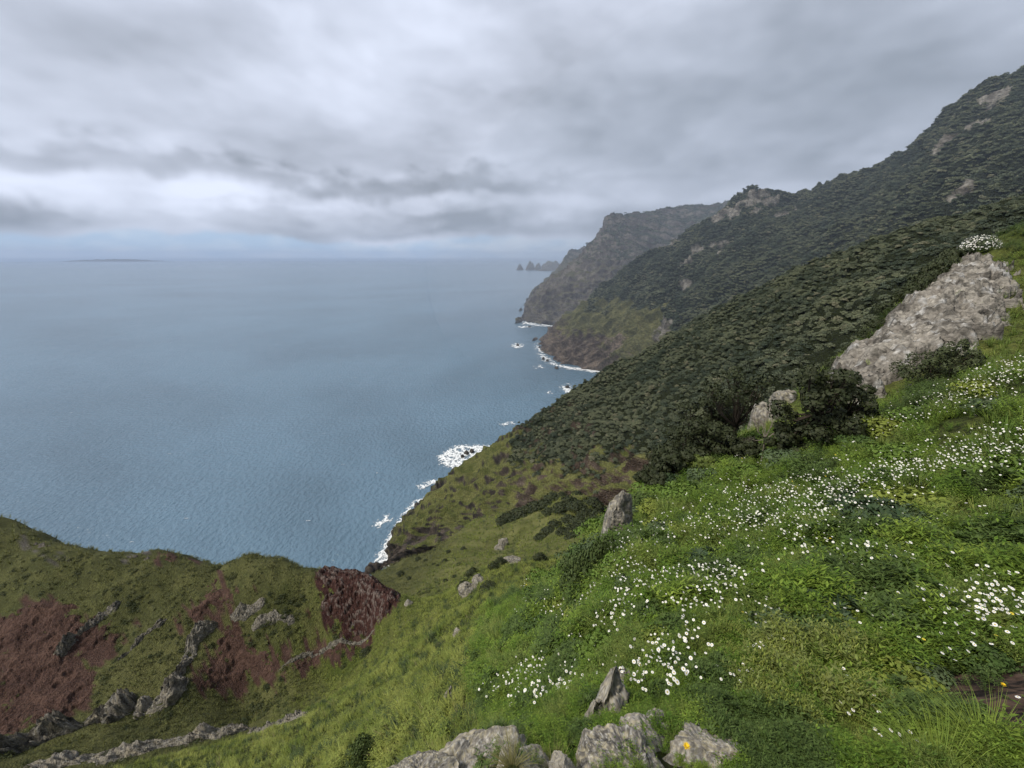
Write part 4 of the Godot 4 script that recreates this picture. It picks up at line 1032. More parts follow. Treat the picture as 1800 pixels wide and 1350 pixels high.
func on_rib(q: Vector2) -> bool:
	for rib: Array in ribs:
		var line: PackedFloat32Array = rib[0]
		for k in line.size() / 2 - 1:
			var a := Vector2(line[k * 2], line[k * 2 + 1]); var b := Vector2(line[k * 2 + 2], line[k * 2 + 3])
			if q.distance_to(Geometry2D.get_closest_point_to_segment(q, a, b)) < rib[1] * 0.75:
				return true
	return false


func cover() -> void:
	var kinds := {
		"grass": [], "herb": [], "fern": [], "rosette": [], "seed": [], "dry": []}
	var tints := {}
	for k in kinds:
		tints[k] = PackedColorArray()
	for k in 175000:
		var th := rng.randf_range(-1.08, 1.16)
		var s := rng.randf_range(-0.15, 5.75)
		if k > 125000:
			th = rng.randf_range(0.0, 1.12)
			s = rng.randf_range(0.1, 2.0)
		if s > 4.6 and (th > 0.45 or rng.randf() < 0.25):
			continue
		var r := exp(s)
		var x := r * sin(th); var z := -r * cos(th)
		var kind := ground_kind(x, z, r)
		if kind == "bare_soil" and rng.randf() < 0.985:
			continue
		if (kind == "red_earth" or kind == "dark_red" or kind == "grey_rock") and rng.randf() < 0.95:
			continue
		if r > 14.0 and x > 5.0 and Geometry2D.is_point_in_polygon(Vector2(x, z), outcrop_plan) and rng.randf() < (0.99 if nz.get_noise_2d(x / 2.2, z / 2.2) < 0.16 or r < 28.0 else 0.25):
			continue
		if r < 1.75 and th > -0.45 and th < 0.72 and rng.randf() < 0.8:
			continue
		if th < 0.0 and r > 12.0 and on_rib(Vector2(x, z)):
			continue
		var n1 := nz.get_noise_2d(x / (0.5 + 0.10 * r), z / (0.5 + 0.10 * r))
		var n2 := nz.get_noise_2d(x / (0.2 + 0.035 * r) + 70.0, z / (0.2 + 0.035 * r))
		var gap := nz.get_noise_2d(x / (0.15 + 0.02 * r) - 30.0, z / (0.15 + 0.02 * r))
		if gap < -0.33 and r < 40.0:
			continue
		var h := 0.058 * r if r < 3.0 else 0.175 + (r - 3.0) * 0.0085
		h *= lerpf(0.5, 1.6 if r < 3.6 else 2.2, clampf(0.42 + 0.9 * nz.get_noise_2d(x / (0.22 + 0.05 * r) + 11.0, z / (0.22 + 0.05 * r)), 0.0, 1.0)) if r < 25.0 else 1.0
		var near := th > -0.12 + 0.02 * sin(s * 3.0) and r < 16.0 or th > 0.3
		var at := Vector3(x, ground(x, z) - h * 0.06, z)
		var nn := ground_normal(x, z, 0.05 + r * 0.01)
		var lean := Vector3.UP * 0.8 + nn * 0.8 + ball() * 0.25
		var kindname := "grass"
		var tint := Color(0.10, 0.14, 0.03)
		var size := h * rng.randf_range(0.7, 1.35)
		if r < 12.0 and Geometry2D.is_point_in_polygon(Vector2(x, z), seed_zone) and n2 + n1 * 0.5 > -0.02:
			kindname = "seed" if rng.randf() < 0.55 else "herb"
			tint = mix3(Color(0.11, 0.15, 0.03), Color(0.21, 0.235, 0.075), rng.randf())
			size *= 1.15
		elif near:
			if n1 > 0.20:
				kindname = "rosette" if rng.randf() < 0.35 and r < 12.0 else "herb"
				tint = mix3(Color(0.060, 0.098, 0.022), Color(0.098, 0.142, 0.040), rng.randf())
			elif n1 > -0.12:
				kindname = "fern" if rng.randf() < 0.6 else "herb"
				tint = mix3(Color(0.085, 0.15, 0.02), Color(0.20, 0.265, 0.042), rng.randf() * 0.7 + n2 * 0.6)
			else:
				kindname = "grass" if rng.randf() < 0.55 else "fern"
				tint = mix3(Color(0.085, 0.14, 0.025), Color(0.205, 0.24, 0.06), rng.randf() * 0.8 + n2 * 0.5)
		else:
			kindname = "grass" if rng.randf() < 0.7 else "herb"
			tint = mix3(Color(0.105, 0.145, 0.025), Color(0.24, 0.265, 0.065), 0.45 + n1 * 0.7 + n2 * 0.6)
			if n2 < -0.28:
				tint = Color(0.06, 0.085, 0.03)
			if rng.randf() < 0.05:
				kindname = "dry"
				tint = Color(0.22, 0.19, 0.10)
			var left := step01(20.0, 45.0, -x - 8.0)
			tint = mix3(tint, Color(0.105, 0.108, 0.042) * rng.randf_range(0.7, 1.3), left * 0.8)
			size *= 0.85
		if kind == "bare_soil":
			size *= 0.4
		kinds[kindname].append(upright(at, lean, Vector3(size, size * rng.randf_range(0.8, 1.15), size)))
		tints[kindname].append(tint * rng.randf_range(0.9, 1.4))
	# low scrub on the knoll and a few stones
	var low := []; var lowtint := PackedColorArray()
	for k in 2600:
		var th := rng.randf_range(-1.15, -0.22)
		var r := rng.randf_range(62.0, 135.0)
		var x := r * sin(th); var z := -r * cos(th)
		var n1 := nz.get_noise_2d(x / 11.0 + 5.0, z / 11.0)
		if n1 < 0.02 or ground_kind(x, z, r) != "grass" or x > -26.0:
			continue
		var size := rng.randf_range(0.35, 1.0) * (0.7 + n1)
		low.append(upright(on_ground(x, z) - Vector3.UP * size * 0.2, Vector3.UP + ball() * 0.2, Vector3(size, size * 0.6, size)))
		lowtint.append(mix3(Color(0.035, 0.047, 0.018), Color(0.09, 0.10, 0.035), rng.randf()))
	var lowshape := Shape.new()
	crown_shape(lowshape, dome_lobes(6, 0.75, 0.5, 0.7, 0.1), 30, 0.14, 0.7, 1.2)
	tag(scatter("low_scrub", lowshape.mesh(), mats.leaf, low, lowtint), "low dark scrub dotted over the knoll at left", "scrub")
	var shapes := {
		"grass": tuft_mesh(13, 0.07, 0.9, 0.75), "herb": herb_mesh(8, 13, 0.16, 0.052, 0.85), "fern": herb_mesh(11, 13, 0.12, 0.032, 0.95),
		"rosette": null, "seed": seed_grass_mesh(), "dry": tuft_mesh(9, 0.03, 0.7, 0.35)}
	var sh := Shape.new()
	for k in 8:
		rosette(sh, Vector3(rng.randf_range(-0.3, 0.3), rng.randf_range(0.25, 0.6), rng.randf_range(-0.3, 0.3)), (Vector3.UP + ball() * 0.5).normalized(), 0.3, 15, rng.randf_range(0.85, 1.1))
	shapes.rosette = sh.mesh()
	var names := {"grass": "grass", "herb": "leafy_herbs", "fern": "feathery_herbs", "rosette": "rosette_herbs", "seed": "seeding_grass", "dry": "dry_grass"}
	var says := {"grass": "bright green grass covering the steep slope", "herb": "dense green leafy herbs covering the near slope", "fern": "fine feathery green herbs between the daisies", "rosette": "dark green lance-leaved herbs on the near slope", "seed": "pale yellow-green grass heads at lower right", "dry": "thin straw-coloured dry grass on the lower slope"}
	for k in kinds:
		tag(scatter(names[k], shapes[k], mats.leaf, kinds[k], tints[k]), says[k], "ground cover")


func forest(called: String, label: String, field: Dictionary, mesh_list: Array, spacing: float, tall: float, singles: int) -> void:
	var where := []; var tint := []
	for k in mesh_list.size():
		where.append([]); tint.append(PackedColorArray())
	var na: int = field.na; var nb: int = field.nb
	var p: PackedVector3Array = field.p
	var nn: PackedVector3Array = field.n
	var wood: PackedFloat32Array = field.wood
	var close := []
	for a in na - 1:
		for b in range(int(nb * 0.05), int(nb * 0.93)):
			var k := a * nb + b
			var area := (p[k + 1] - p[k]).cross(p[k + nb] - p[k]).length()
			var want := area / (spacing * spacing) * step01(0.25, 0.7, wood[k])
			while want > 0.0:
				if rng.randf() < want:
					var q := p[k] + (p[k + 1] - p[k]) * rng.randf() + (p[k + nb] - p[k]) * rng.randf()
					var size := spacing * rng.randf_range(0.42, 0.85) * (1.35 if rng.randf() < 0.15 else 1.0)
					var kind := rng.randi() % mesh_list.size()
					var clump := nz.get_noise_3d(q.x / (spacing * 7.0), q.y / (spacing * 7.0), q.z / (spacing * 7.0))
					var col := mix3(Color(0.050, 0.067, 0.044), Color(0.140, 0.155, 0.092), 0.42 + clump * 0.8 + 0.8 * nz.get_noise_3d(q.x / (spacing * 26.0), q.y / (spacing * 26.0), q.z / (spacing * 26.0)) + rng.randf_range(-0.3, 0.3))
					if rng.randf() < 0.06:
						col = Color(0.17, 0.17, 0.11)
					var xf := upright(q - Vector3.UP * size * 0.25, Vector3.UP + nn[k] * 0.3 + ball() * 0.3, Vector3(size, size * tall * rng.randf_range(0.7, 1.35), size))
					where[kind].append(xf)
					tint[kind].append(col)
					if singles > 0:
						close.append([q.distance_to(Vector3(0, EYE, 0)), kind, where[kind].size() - 1])
				want -= 1.0
	# the nearest trees are trees of their own
	if singles > 0:
		close.sort_custom(func(u, v): return u[0] < v[0])
		var gone := {}
		for c: Array in close.slice(0, singles):
			gone[Vector2i(c[1], c[2])] = true
			var shade_of := rng.randi() % forest_mats.size()
			var o := put("evergreen_tree", mesh_list[c[1]], forest_mats[shade_of])
			o.transform = where[c[1]][c[2]]
			var tone: String = ["blackish green", "dark green", "mid green", "olive green", "pale olive"][shade_of]
			tag(o, "round-topped %s evergreen tree near the front of the dense wood" % tone, "tree", "%s trees at the front of the wood" % tone)
		for k in mesh_list.size():
			var w2 := []; var t2 := PackedColorArray()
			for i in where[k].size():
				if not gone.has(Vector2i(k, i)):
					w2.append(where[k][i]); t2.append(tint[k][i])
			where[k] = w2; tint[k] = t2
	for k in mesh_list.size():
		if where[k].size():
			tag(scatter(called, mesh_list[k], mats.forest, where[k], tint[k]), label, "wood")

var forest_mats := []


func build_details() -> void:
	mats.leaf = leaf_material("green leaves", Color.WHITE, 0.6)
	mats.forest = leaf_material("tree leaves", Color.WHITE, 0.3, 0.7)
	mats.petal = leaf_material("petals", Color.WHITE, 0.35)
	mats.bark = ground_material("bark", 0.6, textures.grain, textures.bump, 1.5)
	for k in 5:
		forest_mats.append(leaf_material("tree leaves", mix3(Color(0.048, 0.064, 0.042), Color(0.125, 0.138, 0.082), k / 4.0), 0.3, 0.7))
	mats.dead = leaf_material("dead twigs", Color(2.2, 2.3, 2.5), 0.0, 0.9)
	mats.echium = leaf_material("grey-green leaves", Color(0.055, 0.088, 0.042), 0.35)
	mats.daisyleaf = leaf_material("daisy leaves", Color(0.085, 0.14, 0.025), 0.5)
	mats.brightgrass = leaf_material("long grass", Color(0.19, 0.26, 0.045), 0.5)
	mats.strawgrass = leaf_material("straw grass", Color(0.17, 0.16, 0.06), 0.4)
	for k in 4:
		mats["mound%d" % k] = leaf_material("herb leaves", [Color(0.11, 0.175, 0.03), Color(0.06, 0.10, 0.025), Color(0.18, 0.22, 0.04), Color(0.085, 0.12, 0.055)][k], 0.45)
	far_islands()
	sea_edge()
	rock_work()
	woods()
	shrubs()
	cover()
	flowers()
	sea_mist()


func far_islands() -> void:
	# the sharp-topped point of the island's end, a free stack beside it, and an island far out
	var defs := [
		[PackedFloat32Array([231, -11850]), 118.0, 170.0, "sea_stack", "lone pointed sea stack left of the far islets", 0.0],
		[PackedFloat32Array([545, -11930]), 165.0, 238.0, "islet", "sharp grey islet next to the lone stack on the horizon", 0.3],
		[PackedFloat32Array([760, -11900]), 150.0, 190.0, "islet", "low jagged islet between the sharp islet and the long ridge", 0.2],
		[PackedFloat32Array([1180, -12050]), 430.0, 262.0, "islet", "long ridge-backed islet running behind the green headland", 0.5],
		[PackedFloat32Array([930, -11200]), 240.0, 90.0, "islet", "low dark islet in front of the long ridge", 0.6]]
	for d: Array in defs:
		var na := 40; var nb := 22
		var p := PackedVector3Array(); p.resize(na * nb)
		var c := PackedColorArray(); c.resize(na * nb)
		for a in na:
			var u := lerpf(-1.0, 1.0, float(a) / (na - 1))
			for b in nb:
				var t := lerpf(-1.0, 1.0, float(b) / (nb - 1))
				var m := maxf(0.0, 1.0 - pow(absf(u), 1.3 + d[5])) * maxf(0.0, 1.0 - pow(absf(t), 1.4 + d[5]))
				var k := nz.get_noise_2d(u * 1.6 + d[1], t * 1.6) * 0.35 + nr.get_noise_2d(u * 3.0 + d[1], t * 3.0) * 0.22
				var y: float = d[2] * (m * (0.92 + k) - 0.06)
				p[a * nb + b] = Vector3(u * d[1], y, -t * d[1] * 0.7)
				c[a * nb + b] = mix3(Color(0.10, 0.075, 0.06), Color(0.15, 0.135, 0.085), y / d[2] + k)
		var o := thing(d[3], d[4], "islet" if d[3] == "islet" else "sea stack", Vector3(d[0][0], 0, d[0][1]))
		put("rock", grid_mesh(p, c, na, nb), mats.far, o)
	var na := 60; var nb := 16
	var p := PackedVector3Array(); p.resize(na * nb)
	var c := PackedColorArray(); c.resize(na * nb)
	for a in na:
		var u := lerpf(-1.0, 1.0, float(a) / (na - 1))
		for b in nb:
			var t := lerpf(-1.0, 1.0, float(b) / (nb - 1))
			var m := (1.0 - u * u) * (1.0 - t * t)
			p[a * nb + b] = Vector3(u * 5200.0, m * (150.0 + 170.0 * nr.get_noise_2d(u * 1.7 + 0.4, t)) - 25.0, -t * 2500.0)
			c[a * nb + b] = Color(0.14, 0.13, 0.10)
	var o := put("island", grid_mesh(p, c, na, nb), mats.far)
	o.position = Vector3(-42500, 0, -44000)
	o.set_meta("kind", "structure")


func sea_edge() -> void:
	var sh := Shape.new()
	var white := Color(0.74, 0.77, 0.78)
	for poly: PackedVector2Array in foam_plans:
		var lo := poly[0]; var hi := poly[0]
		for q in poly:
			lo = lo.min(q); hi = hi.max(q)
		var mid := (lo + hi) * 0.5
		var cell := clampf(mid.length() / 690.0 * 0.7, 0.4, 3.0)
		var pad := cell * 20.0
		var na := int((hi.x - lo.x + pad * 2.0) / cell) + 1
		var nb := int((hi.y - lo.y + pad * 3.0) / cell) + 1
		var k0 := sh.v.size()
		for a in na:
			for b in nb:
				var q := Vector2(lo.x - pad + a * cell, hi.y + pad * 1.5 - b * cell)
				var e := edge_distance(poly, q)
				var s := e if Geometry2D.is_point_in_polygon(q, poly) else -e
				var l := cell * 26.0
				var v := nr.get_noise_2d(q.x / l, q.y / l * 0.8) * 0.8 + nz.get_noise_2d(q.x / l * 4.0, q.y / l * 4.0) * 0.6
				var thick := step01(0.12, 1.15, v + clampf(s / (cell * 18.0), -1.2, 0.5))
				sh.v.append(Vector3(q.x, 0.9 + thick * 0.5, q.y))
				sh.n.append(Vector3.UP)
				sh.c.append(Color(white.r, white.g, white.b, thick * 0.96))
		for a in na - 1:
			for b in nb - 1:
				var q := k0 + a * nb + b
				if sh.c[q].a + sh.c[q + 1].a + sh.c[q + nb].a + sh.c[q + nb + 1].a > 0.02:
					sh.i.append_array(PackedInt32Array([q, q + 1, q + nb, q + 1, q + nb + 1, q + nb]))
	# small whitecaps out on the open water
	for k in 45:
		var th := rng.randf_range(-0.9, 0.1)
		var r := rng.randf_range(420.0, 2200.0)
		var at := Vector3(r * sin(th), 1.1, -r * cos(th))
		for w in 7:
			var q := at + Vector3(rng.randf_range(-2.4, 2.4), 0, rng.randf_range(-0.5, 0.5))
			var h := rng.randf_range(0.2, 0.55)
			sh.quad(q + Vector3(-h * 1.6, 0, h), q + Vector3(-h, 0, -h), q + Vector3(h * 1.6, 0, -h), q + Vector3(h, 0, h), white * 0.7, 0.2)
	var foam := StandardMaterial3D.new()
	foam.resource_name = "foam"
	foam.vertex_color_use_as_albedo = true
	foam.roughness = 0.9
	foam.transparency = BaseMaterial3D.TRANSPARENCY_ALPHA
	var o := put("sea_foam", sh.mesh(), foam)
	o.set_meta("kind", "stuff")
	tag(o, "white surf and foam breaking round the rocks and cliff foot", "foam")
	var says := [
		"small dark rock at the left side of the nearest surf patch", "biggest dark rock in the surf below the wooded ridge", "slanting dark rock on the right of the surf below the wooded ridge", "dark rock touching the shore where the surf meets the ridge",
		"upper dark rock at the foot of the grassy cliff", "larger dark rock beside the foot of the grassy cliff", "lowest dark rock in the surf at the grassy cliff",
		"lone dark skerry ringed with foam off the green headland", "dark rock just off the tip of the green headland", "dark rock right beside the headland tip", "rounded dark rock in the bay below the headland",
		"upper of two dark rocks near the wooded shore", "lower of two dark rocks near the wooded shore", "small rock against the cliff at the headland tip", "low reef rock before the far cliff", "tall dark stack at the foot of the far cliff"]
	for k in SEA_ROCKS.size() / 4:
		var w := SEA_ROCKS[k * 4 + 2]; var h := SEA_ROCKS[k * 4 + 3]
		var rock := put("sea_rock", rock_mesh(Vector3(w, h, w * 1.2), 14, 20.0 + k * 3.1, -0.05, 0.0, 0.2), mats.mid)
		rock.position = Vector3(SEA_ROCKS[k * 4], 0.2, SEA_ROCKS[k * 4 + 1])
		tag(rock, says[k], "sea rock")


func paint_outcrop(q: Vector3, lay: float, brk: float, fin: float) -> Color:
	var a := nz.get_noise_3d(q.x * 0.35, q.y * 0.35, q.z * 0.35)
	var b := nz.get_noise_3d(q.x * 1.9, q.y * 1.9, q.z * 1.9)
	var col := mix3(Color(0.27, 0.245, 0.21), Color(0.50, 0.465, 0.40), 0.55 + a * 0.7 + b * 0.5 + fin * 0.4)
	col = mix3(col, Color(0.075, 0.07, 0.06), step01(0.25, 0.6, lay * 0.5 - brk * 0.3 + b * 0.4 - 0.12) * 0.8)
	col = mix3(col, Color(0.62, 0.61, 0.58), step01(0.2, 0.34, nz.get_noise_3d(q.x * 0.7 + 9.0, q.y * 0.7, q.z * 0.7) + fin * 0.1 - 0.05))
	return col


func paint_red(q: Vector3, lay: float, brk: float, fin: float) -> Color:
	var a := nz.get_noise_3d(q.x * 0.12, q.y * 0.12, q.z * 0.12)
	return mix3(Color(0.08, 0.046, 0.037), Color(0.165, 0.10, 0.078), 0.5 + a * 0.9 + fin * 0.6 + lay * 0.45)


func paint_dark_red(q: Vector3, lay: float, brk: float, fin: float) -> Color:
	var col := mix3(Color(0.05, 0.024, 0.022), Color(0.13, 0.065, 0.052), 0.5 + fin + lay * 0.4)
	return mix3(col, Color(0.30, 0.25, 0.22), step01(0.5, 0.8, lay + fin * 0.8) * 0.8)


func paint_grey(q: Vector3, lay: float, brk: float, fin: float) -> Color:
	return mix3(Color(0.075, 0.07, 0.06), Color(0.26, 0.235, 0.20), 0.45 + fin * 0.9 + lay * 0.5)


func rock_work() -> void:
	var c := crust_mesh(outcrop_plan, 0.10, 0.85, 0.62, 0.8, paint_outcrop, 0.75)
	var o := put("rock_outcrop", c[0], mats.rock)
	o.position = c[1]
	tag(o, "big pale lichen-covered rock face on the right above the daisies", "rock face")
	var red_says := ["large dull red bare earth bank at far left", "red earth scar high in the middle of the knoll", "rounded red earth hump right of the grey dike", "narrow red earth strip along the gully under the bluff", "small red scar near the top edge of the knoll"]
	for k in zones.red_earth.size():
		c = crust_mesh(zones.red_earth[k], 0.22, 0.25, 0.7, 0.9, paint_red, 1.4)
		o = put("bare_earth_bank", c[0], mats.near)
		o.position = c[1]
		tag(o, red_says[k], "earth bank")
	c = crust_mesh(zones.dark_red[0], 0.16, 1.0, 0.9, 1.2, paint_dark_red, 1.5)
	o = put("rock_bluff", c[0], mats.near)
	o.position = c[1]
	tag(o, "dark red layered rock bluff at the right end of the knoll", "rock bluff")
	var grey_says := ["broken grey rock crest on the knoll beside the sea", "brown rock band along the top edge of the knoll", "dark rock ledge on the upper left shoulder of the knoll"]
	for k in zones.grey_rock.size():
		c = crust_mesh(zones.grey_rock[k], 0.2, 0.7, 1.0, 1.5, paint_grey, 1.0)
		o = put("rock_ledge", c[0], mats.near)
		o.position = c[1]
		tag(o, grey_says[k], "rock ledge")
	var rib_says := ["dark rock wall at the lower left corner with a pale crest", "thick grey lichened block of the dike below the red hump", "narrow grey dike climbing left of the red hump", "upper grey end of the dike below the grassy shoulder", "thin dark slanting dike across the red bank at far left",
		"long pale rock rib along the bottom left edge", "thin pale rock rib ending in the green grass", "dark thin rock line in the grass left of the dike", "pinkish stone edge under the dark red bluff", "pale broken rocks between the red scars"]
	for k in ribs.size():
		var rib := rib_mesh(ribs[k][0], ribs[k][1] * 1.35, ribs[k][2] * 1.5, 0.8 if k == 5 or k == 6 else (0.3 if k in [0, 4, 7] else 0.62))
		o = put("rock_dike" if k in [1, 2, 3, 4] else "rock_rib", rib[0], mats.near)
		o.position = rib[1]
		tag(o, rib_says[k], "rock")
	var says := ["upright pale rock knob at the edge of the daisy slope", "small pale rock under the upright knob", "pale rock beside the leafless shrub", "pale rock behind the dense dark tree", "small stone among daisies right of the knob", "small rock between the trees and the wood", "slim dark rock standing in the grass of the lower slope", "flat grey stone in the lower left grass", "grey lichened rock under the dark shrubs on the grassy hump",
		"lower grey rock on the left flank of the grassy hump", "flat pale slab on top of the grassy hump", "small grey rock by the spiky plants", "low whitish stone in the middle of the grass", "tallest pale rock at the cliff edge above the boulders", "short pale rock left of the cliff edge rock", "thin rock above the cliff edge rock",
		"dark slanting slab on the green hill in the middle", "broken grey slab below the slanting slab", "small pale rock at the edge of the gully"]
	for k in SLOPE_ROCKS.size() / 5:
		var size := Vector3(SLOPE_ROCKS[k * 5 + 2], SLOPE_ROCKS[k * 5 + 3], SLOPE_ROCKS[k * 5 + 4])
		o = put("rock", rock_mesh(size, 26, 3.0 + k * 2.3, 0.62, 0.7), mats.rock)
		o.position = on_ground(SLOPE_ROCKS[k * 5], SLOPE_ROCKS[k * 5 + 1]) + Vector3.UP * size.y * 0.25
		o.rotation.y = k * 1.3
		tag(o, says[k % says.size()], "rock")
	mats.boulder = ground_material("boulder", 0.45, textures.grain, textures.bump, 0.28, 0.9)
	var lip_says := ["long lichen-spotted boulder at the bottom edge left of centre", "low rounded end of the long boulder by the grass tuft", "dark grey boulder with white specks at the bottom edge", "big pale cream boulder at the bottom right of centre", "grey-topped boulder right of the cream boulder", "small pale stone left of the cream boulder", "small white stone between the two boulder groups", "brown broken stone in front of the long boulder"]
	var pale := [0.9, 1.05, 0.4, 1.3, 0.85, 1.1, 1.1, 0.6]
	for k in LIP_BOULDERS.size() / 6:
		var size := Vector3(LIP_BOULDERS[k * 6 + 3], LIP_BOULDERS[k * 6 + 4], LIP_BOULDERS[k * 6 + 5])
		o = put("boulder", rock_mesh(size * 0.88, 110, 50.0 + k * 4.7, pale[k], 0.85, 0.7), mats.boulder)
		o.position = Vector3(LIP_BOULDERS[k * 6], LIP_BOULDERS[k * 6 + 1] - size.y * (1.7 if k in [0, 1, 7] else 1.3 if k == 4 else 1.58), LIP_BOULDERS[k * 6 + 2])
		o.rotation.y = [0.1, 0.4, -0.2, 0.15, -0.3, 0.5, 1.0, 0.3][k]
		tag(o, lip_says[k], "boulder")


func woods() -> void:
	var near_crowns := []
	for k in 4:
		var sh := Shape.new()
		crown_shape(sh, dome_lobes(9, 0.72, 0.42, 0.55, 0.1), 50, 0.135, 0.65, 1.3)
		near_crowns.append(sh.mesh())
	var far_crowns := []
	for k in 3:
		var sh := Shape.new()
		crown_shape(sh, dome_lobes(6, 0.8, 0.5, 0.65, 0.1), 16, 0.24, 0.75, 1.2)
		far_crowns.append(sh.mesh())
	forest("forest", "dense dark evergreen wood covering the slope above the sea", fields.d, near_crowns, 3.8, 0.75, 260)
	forest("mountain_forest", "continuous dark green forest on the big mountain side", fields.e, far_crowns, 6.2, 0.7, 0)
	forest("headland_forest", "dark scrub wood on top of the far headland", fields.s3, far_crowns, 10.0, 0.6, 0)


func shrub(called: String, label: String, at: Vector3, size: Vector3, tint: Color, kind: int, group := "") -> Node3D:
	var o := thing(called, label, "shrub", at, rng.randf() * TAU, group)
	if not shrub_shapes.has(kind):
		var list := []
		for k in 3:
			var sh := Shape.new()
			var lobes := dome_lobes(10, 0.72, 0.4, 0.8, 0.12)
			crown_shape(sh, lobes, [90, 150, 240][kind], [0.11, 0.075, 0.05][kind], 0.65, 1.25)
			list.append([sh.mesh(), wood_shape(0.9, lobes.slice(0, 6), 0.04, 2)])
		shrub_shapes[kind] = list
	var pick: Array = shrub_shapes[kind][rng.randi() % 3]
	var key := "shrub %d" % (int(tint.g * 1000.0))
	if not mats.has(key):
		mats[key] = leaf_material("shrub leaves", tint, 0.35)
	var crown := put("foliage", pick[0], mats[key], o)
	crown.scale = size
	var stem := put("stems", pick[1], mats.bark, o)
	stem.scale = size
	return o

var shrub_shapes := {}


func shrubs() -> void:
	var dark := Color(0.038, 0.047, 0.020)
	for k in HILL_SHRUBS.size() / 3:
		var r := HILL_SHRUBS[k * 3 + 2]
		shrub("shrub", "round dark shrub alone on the smooth green hill by the sea", on_ground(HILL_SHRUBS[k * 3], HILL_SHRUBS[k * 3 + 1]), Vector3(r, r * 0.85, r), dark, 0, "scattered dark shrubs on the green hill")
	for k in THICKET.size() / 3:
		var r := THICKET[k * 3 + 2]
		shrub("thicket_shrub", "dark shrub in the thicket filling the gully below the wood", on_ground(THICKET[k * 3], THICKET[k * 3 + 1]), Vector3(r, r * 0.8, r), dark * 1.05, 0, "shrubs of the thicket in the gully")
	var says := ["bright-topped dark bush left of the upright rock knob", "lower left bush of the group by the rock knob", "tallest bush of the group beside the rock knob", "dark bush at the bottom edge left of the boulders", "dark shrub on top of the grassy hump", "second dark shrub on the grassy hump, by the slab", "dark shrub above the lichened rock on the hump", "low shrub left of the lichened rock", "broad dark shrub in the saddle behind the hump",
		"small shrub right of the saddle shrub", "brownish spiky shrub in the middle of the grass", "shrub spreading below the lichened rock", "small green bush in the gully near the red bluff", "green bush at the foot of the dark trees"]
	for k in SLOPE_SHRUBS.size() / 5:
		var r := SLOPE_SHRUBS[k * 5 + 2]; var h := SLOPE_SHRUBS[k * 5 + 3]
		shrub("bush", says[k], on_ground(SLOPE_SHRUBS[k * 5], SLOPE_SHRUBS[k * 5 + 1]), Vector3(r, h, r), Color(0.062, 0.088, 0.026) if SLOPE_SHRUBS[k * 5 + 4] < 0.5 else dark * 1.15, 2 if SLOPE_SHRUBS[k * 5 + 4] < 0.5 else 1)
	for k in RIDGE_SHRUBS.size() / 4:
		var r := RIDGE_SHRUBS[k * 4 + 2]
		shrub("ridge_shrub", "dark shrub in the row along the crest behind the pale rock face", on_ground(RIDGE_SHRUBS[k * 4], RIDGE_SHRUBS[k * 4 + 1]), Vector3(r, RIDGE_SHRUBS[k * 4 + 3], r), dark * 1.1, 1, "row of shrubs on the crest behind the rock face")
	var tree_says := ["sparse dark tree with bare branches showing in front of the wood", "tall dense dark tree left of the pale rock face", "dark tree leaning against the foot of the pale rock face", "low dark tree at the left end of the tree group", "dark bush-like tree under the sparse tree", "small dark tree at the lower left of the group", "yellow-green leafy bush under the sparse tree", "leafless grey shrub between the two dark trees", "feathery upright heath shrub at the foot of the rock face", "second heath shrub just right of the first", "dark undergrowth tree below the dense tree", "dark undergrowth left of the leafless shrub", "dense dark tree at the middle of the left tree group", "tall dark tree touching the sparse tree", "rounded dark tree at the lower edge of the left group", "small dark tree furthest left and lowest of the group"]
	for k in SLOPE_TREES.size() / 5:
		var r := SLOPE_TREES[k * 5 + 2]; var h := SLOPE_TREES[k * 5 + 3]; var kind := int(SLOPE_TREES[k * 5 + 4])
		var o := thing("leafless_shrub" if kind == 3 else "tree", tree_says[k], "shrub" if kind == 3 or kind == 4 else "tree", on_ground(SLOPE_TREES[k * 5], SLOPE_TREES[k * 5 + 1]))
		var lobes := []
		var n: int = [18, 34, 28, 12, 22][kind]
		for w in n:
			var t := w * 2.4
			var u := sqrt((w + 0.5) / n)
			var y: float = h * ([0.62, 0.18, 0.2, 0.4, 0.15][kind] + rng.randf() * [0.36, 0.75, 0.7, 0.6, 0.75][kind])
			var wide := 1.0 - 0.45 * y / h
			lobes.append([Vector3(cos(t) * u * r * wide, y, sin(t) * u * r * wide), Vector3.ONE * r * [0.22, 0.24, 0.25, 0.25, 0.2][kind] * Vector3(1, 0.75 if kind != 4 else 1.5, 1)])
		put("trunk", wood_shape(h, lobes, [0.10, 0.11, 0.08, 0.03, 0.05][kind], [5, 4, 3, 14, 4][kind]), mats.bark if kind != 3 else mats.dead, o)
		if kind != 3:
			var sh := Shape.new()
			crown_shape(sh, lobes, [85, 130, 130, 0, 120][kind], [0.07, 0.075, 0.075, 0.0, 0.06][kind], 0.65, 1.25)
			var tint: Color = dark * [0.95, 0.9, 0.9, 1.0, 1.5][kind]
			if k == 6: tint = Color(0.10, 0.13, 0.03)
			var key := "tree %d" % int(tint.g * 10000.0)
			if not mats.has(key):
				mats[key] = leaf_material("tree leaves", tint, 0.3)
			put("crown", sh.mesh(), mats[key], o)
	var mounds := []
	for k in 3:
		var sh := Shape.new()
		crown_shape(sh, dome_lobes(9, 0.72, 0.4, 0.75, 0.1), 120, 0.075, 0.65, 1.25)
		mounds.append(sh.mesh())
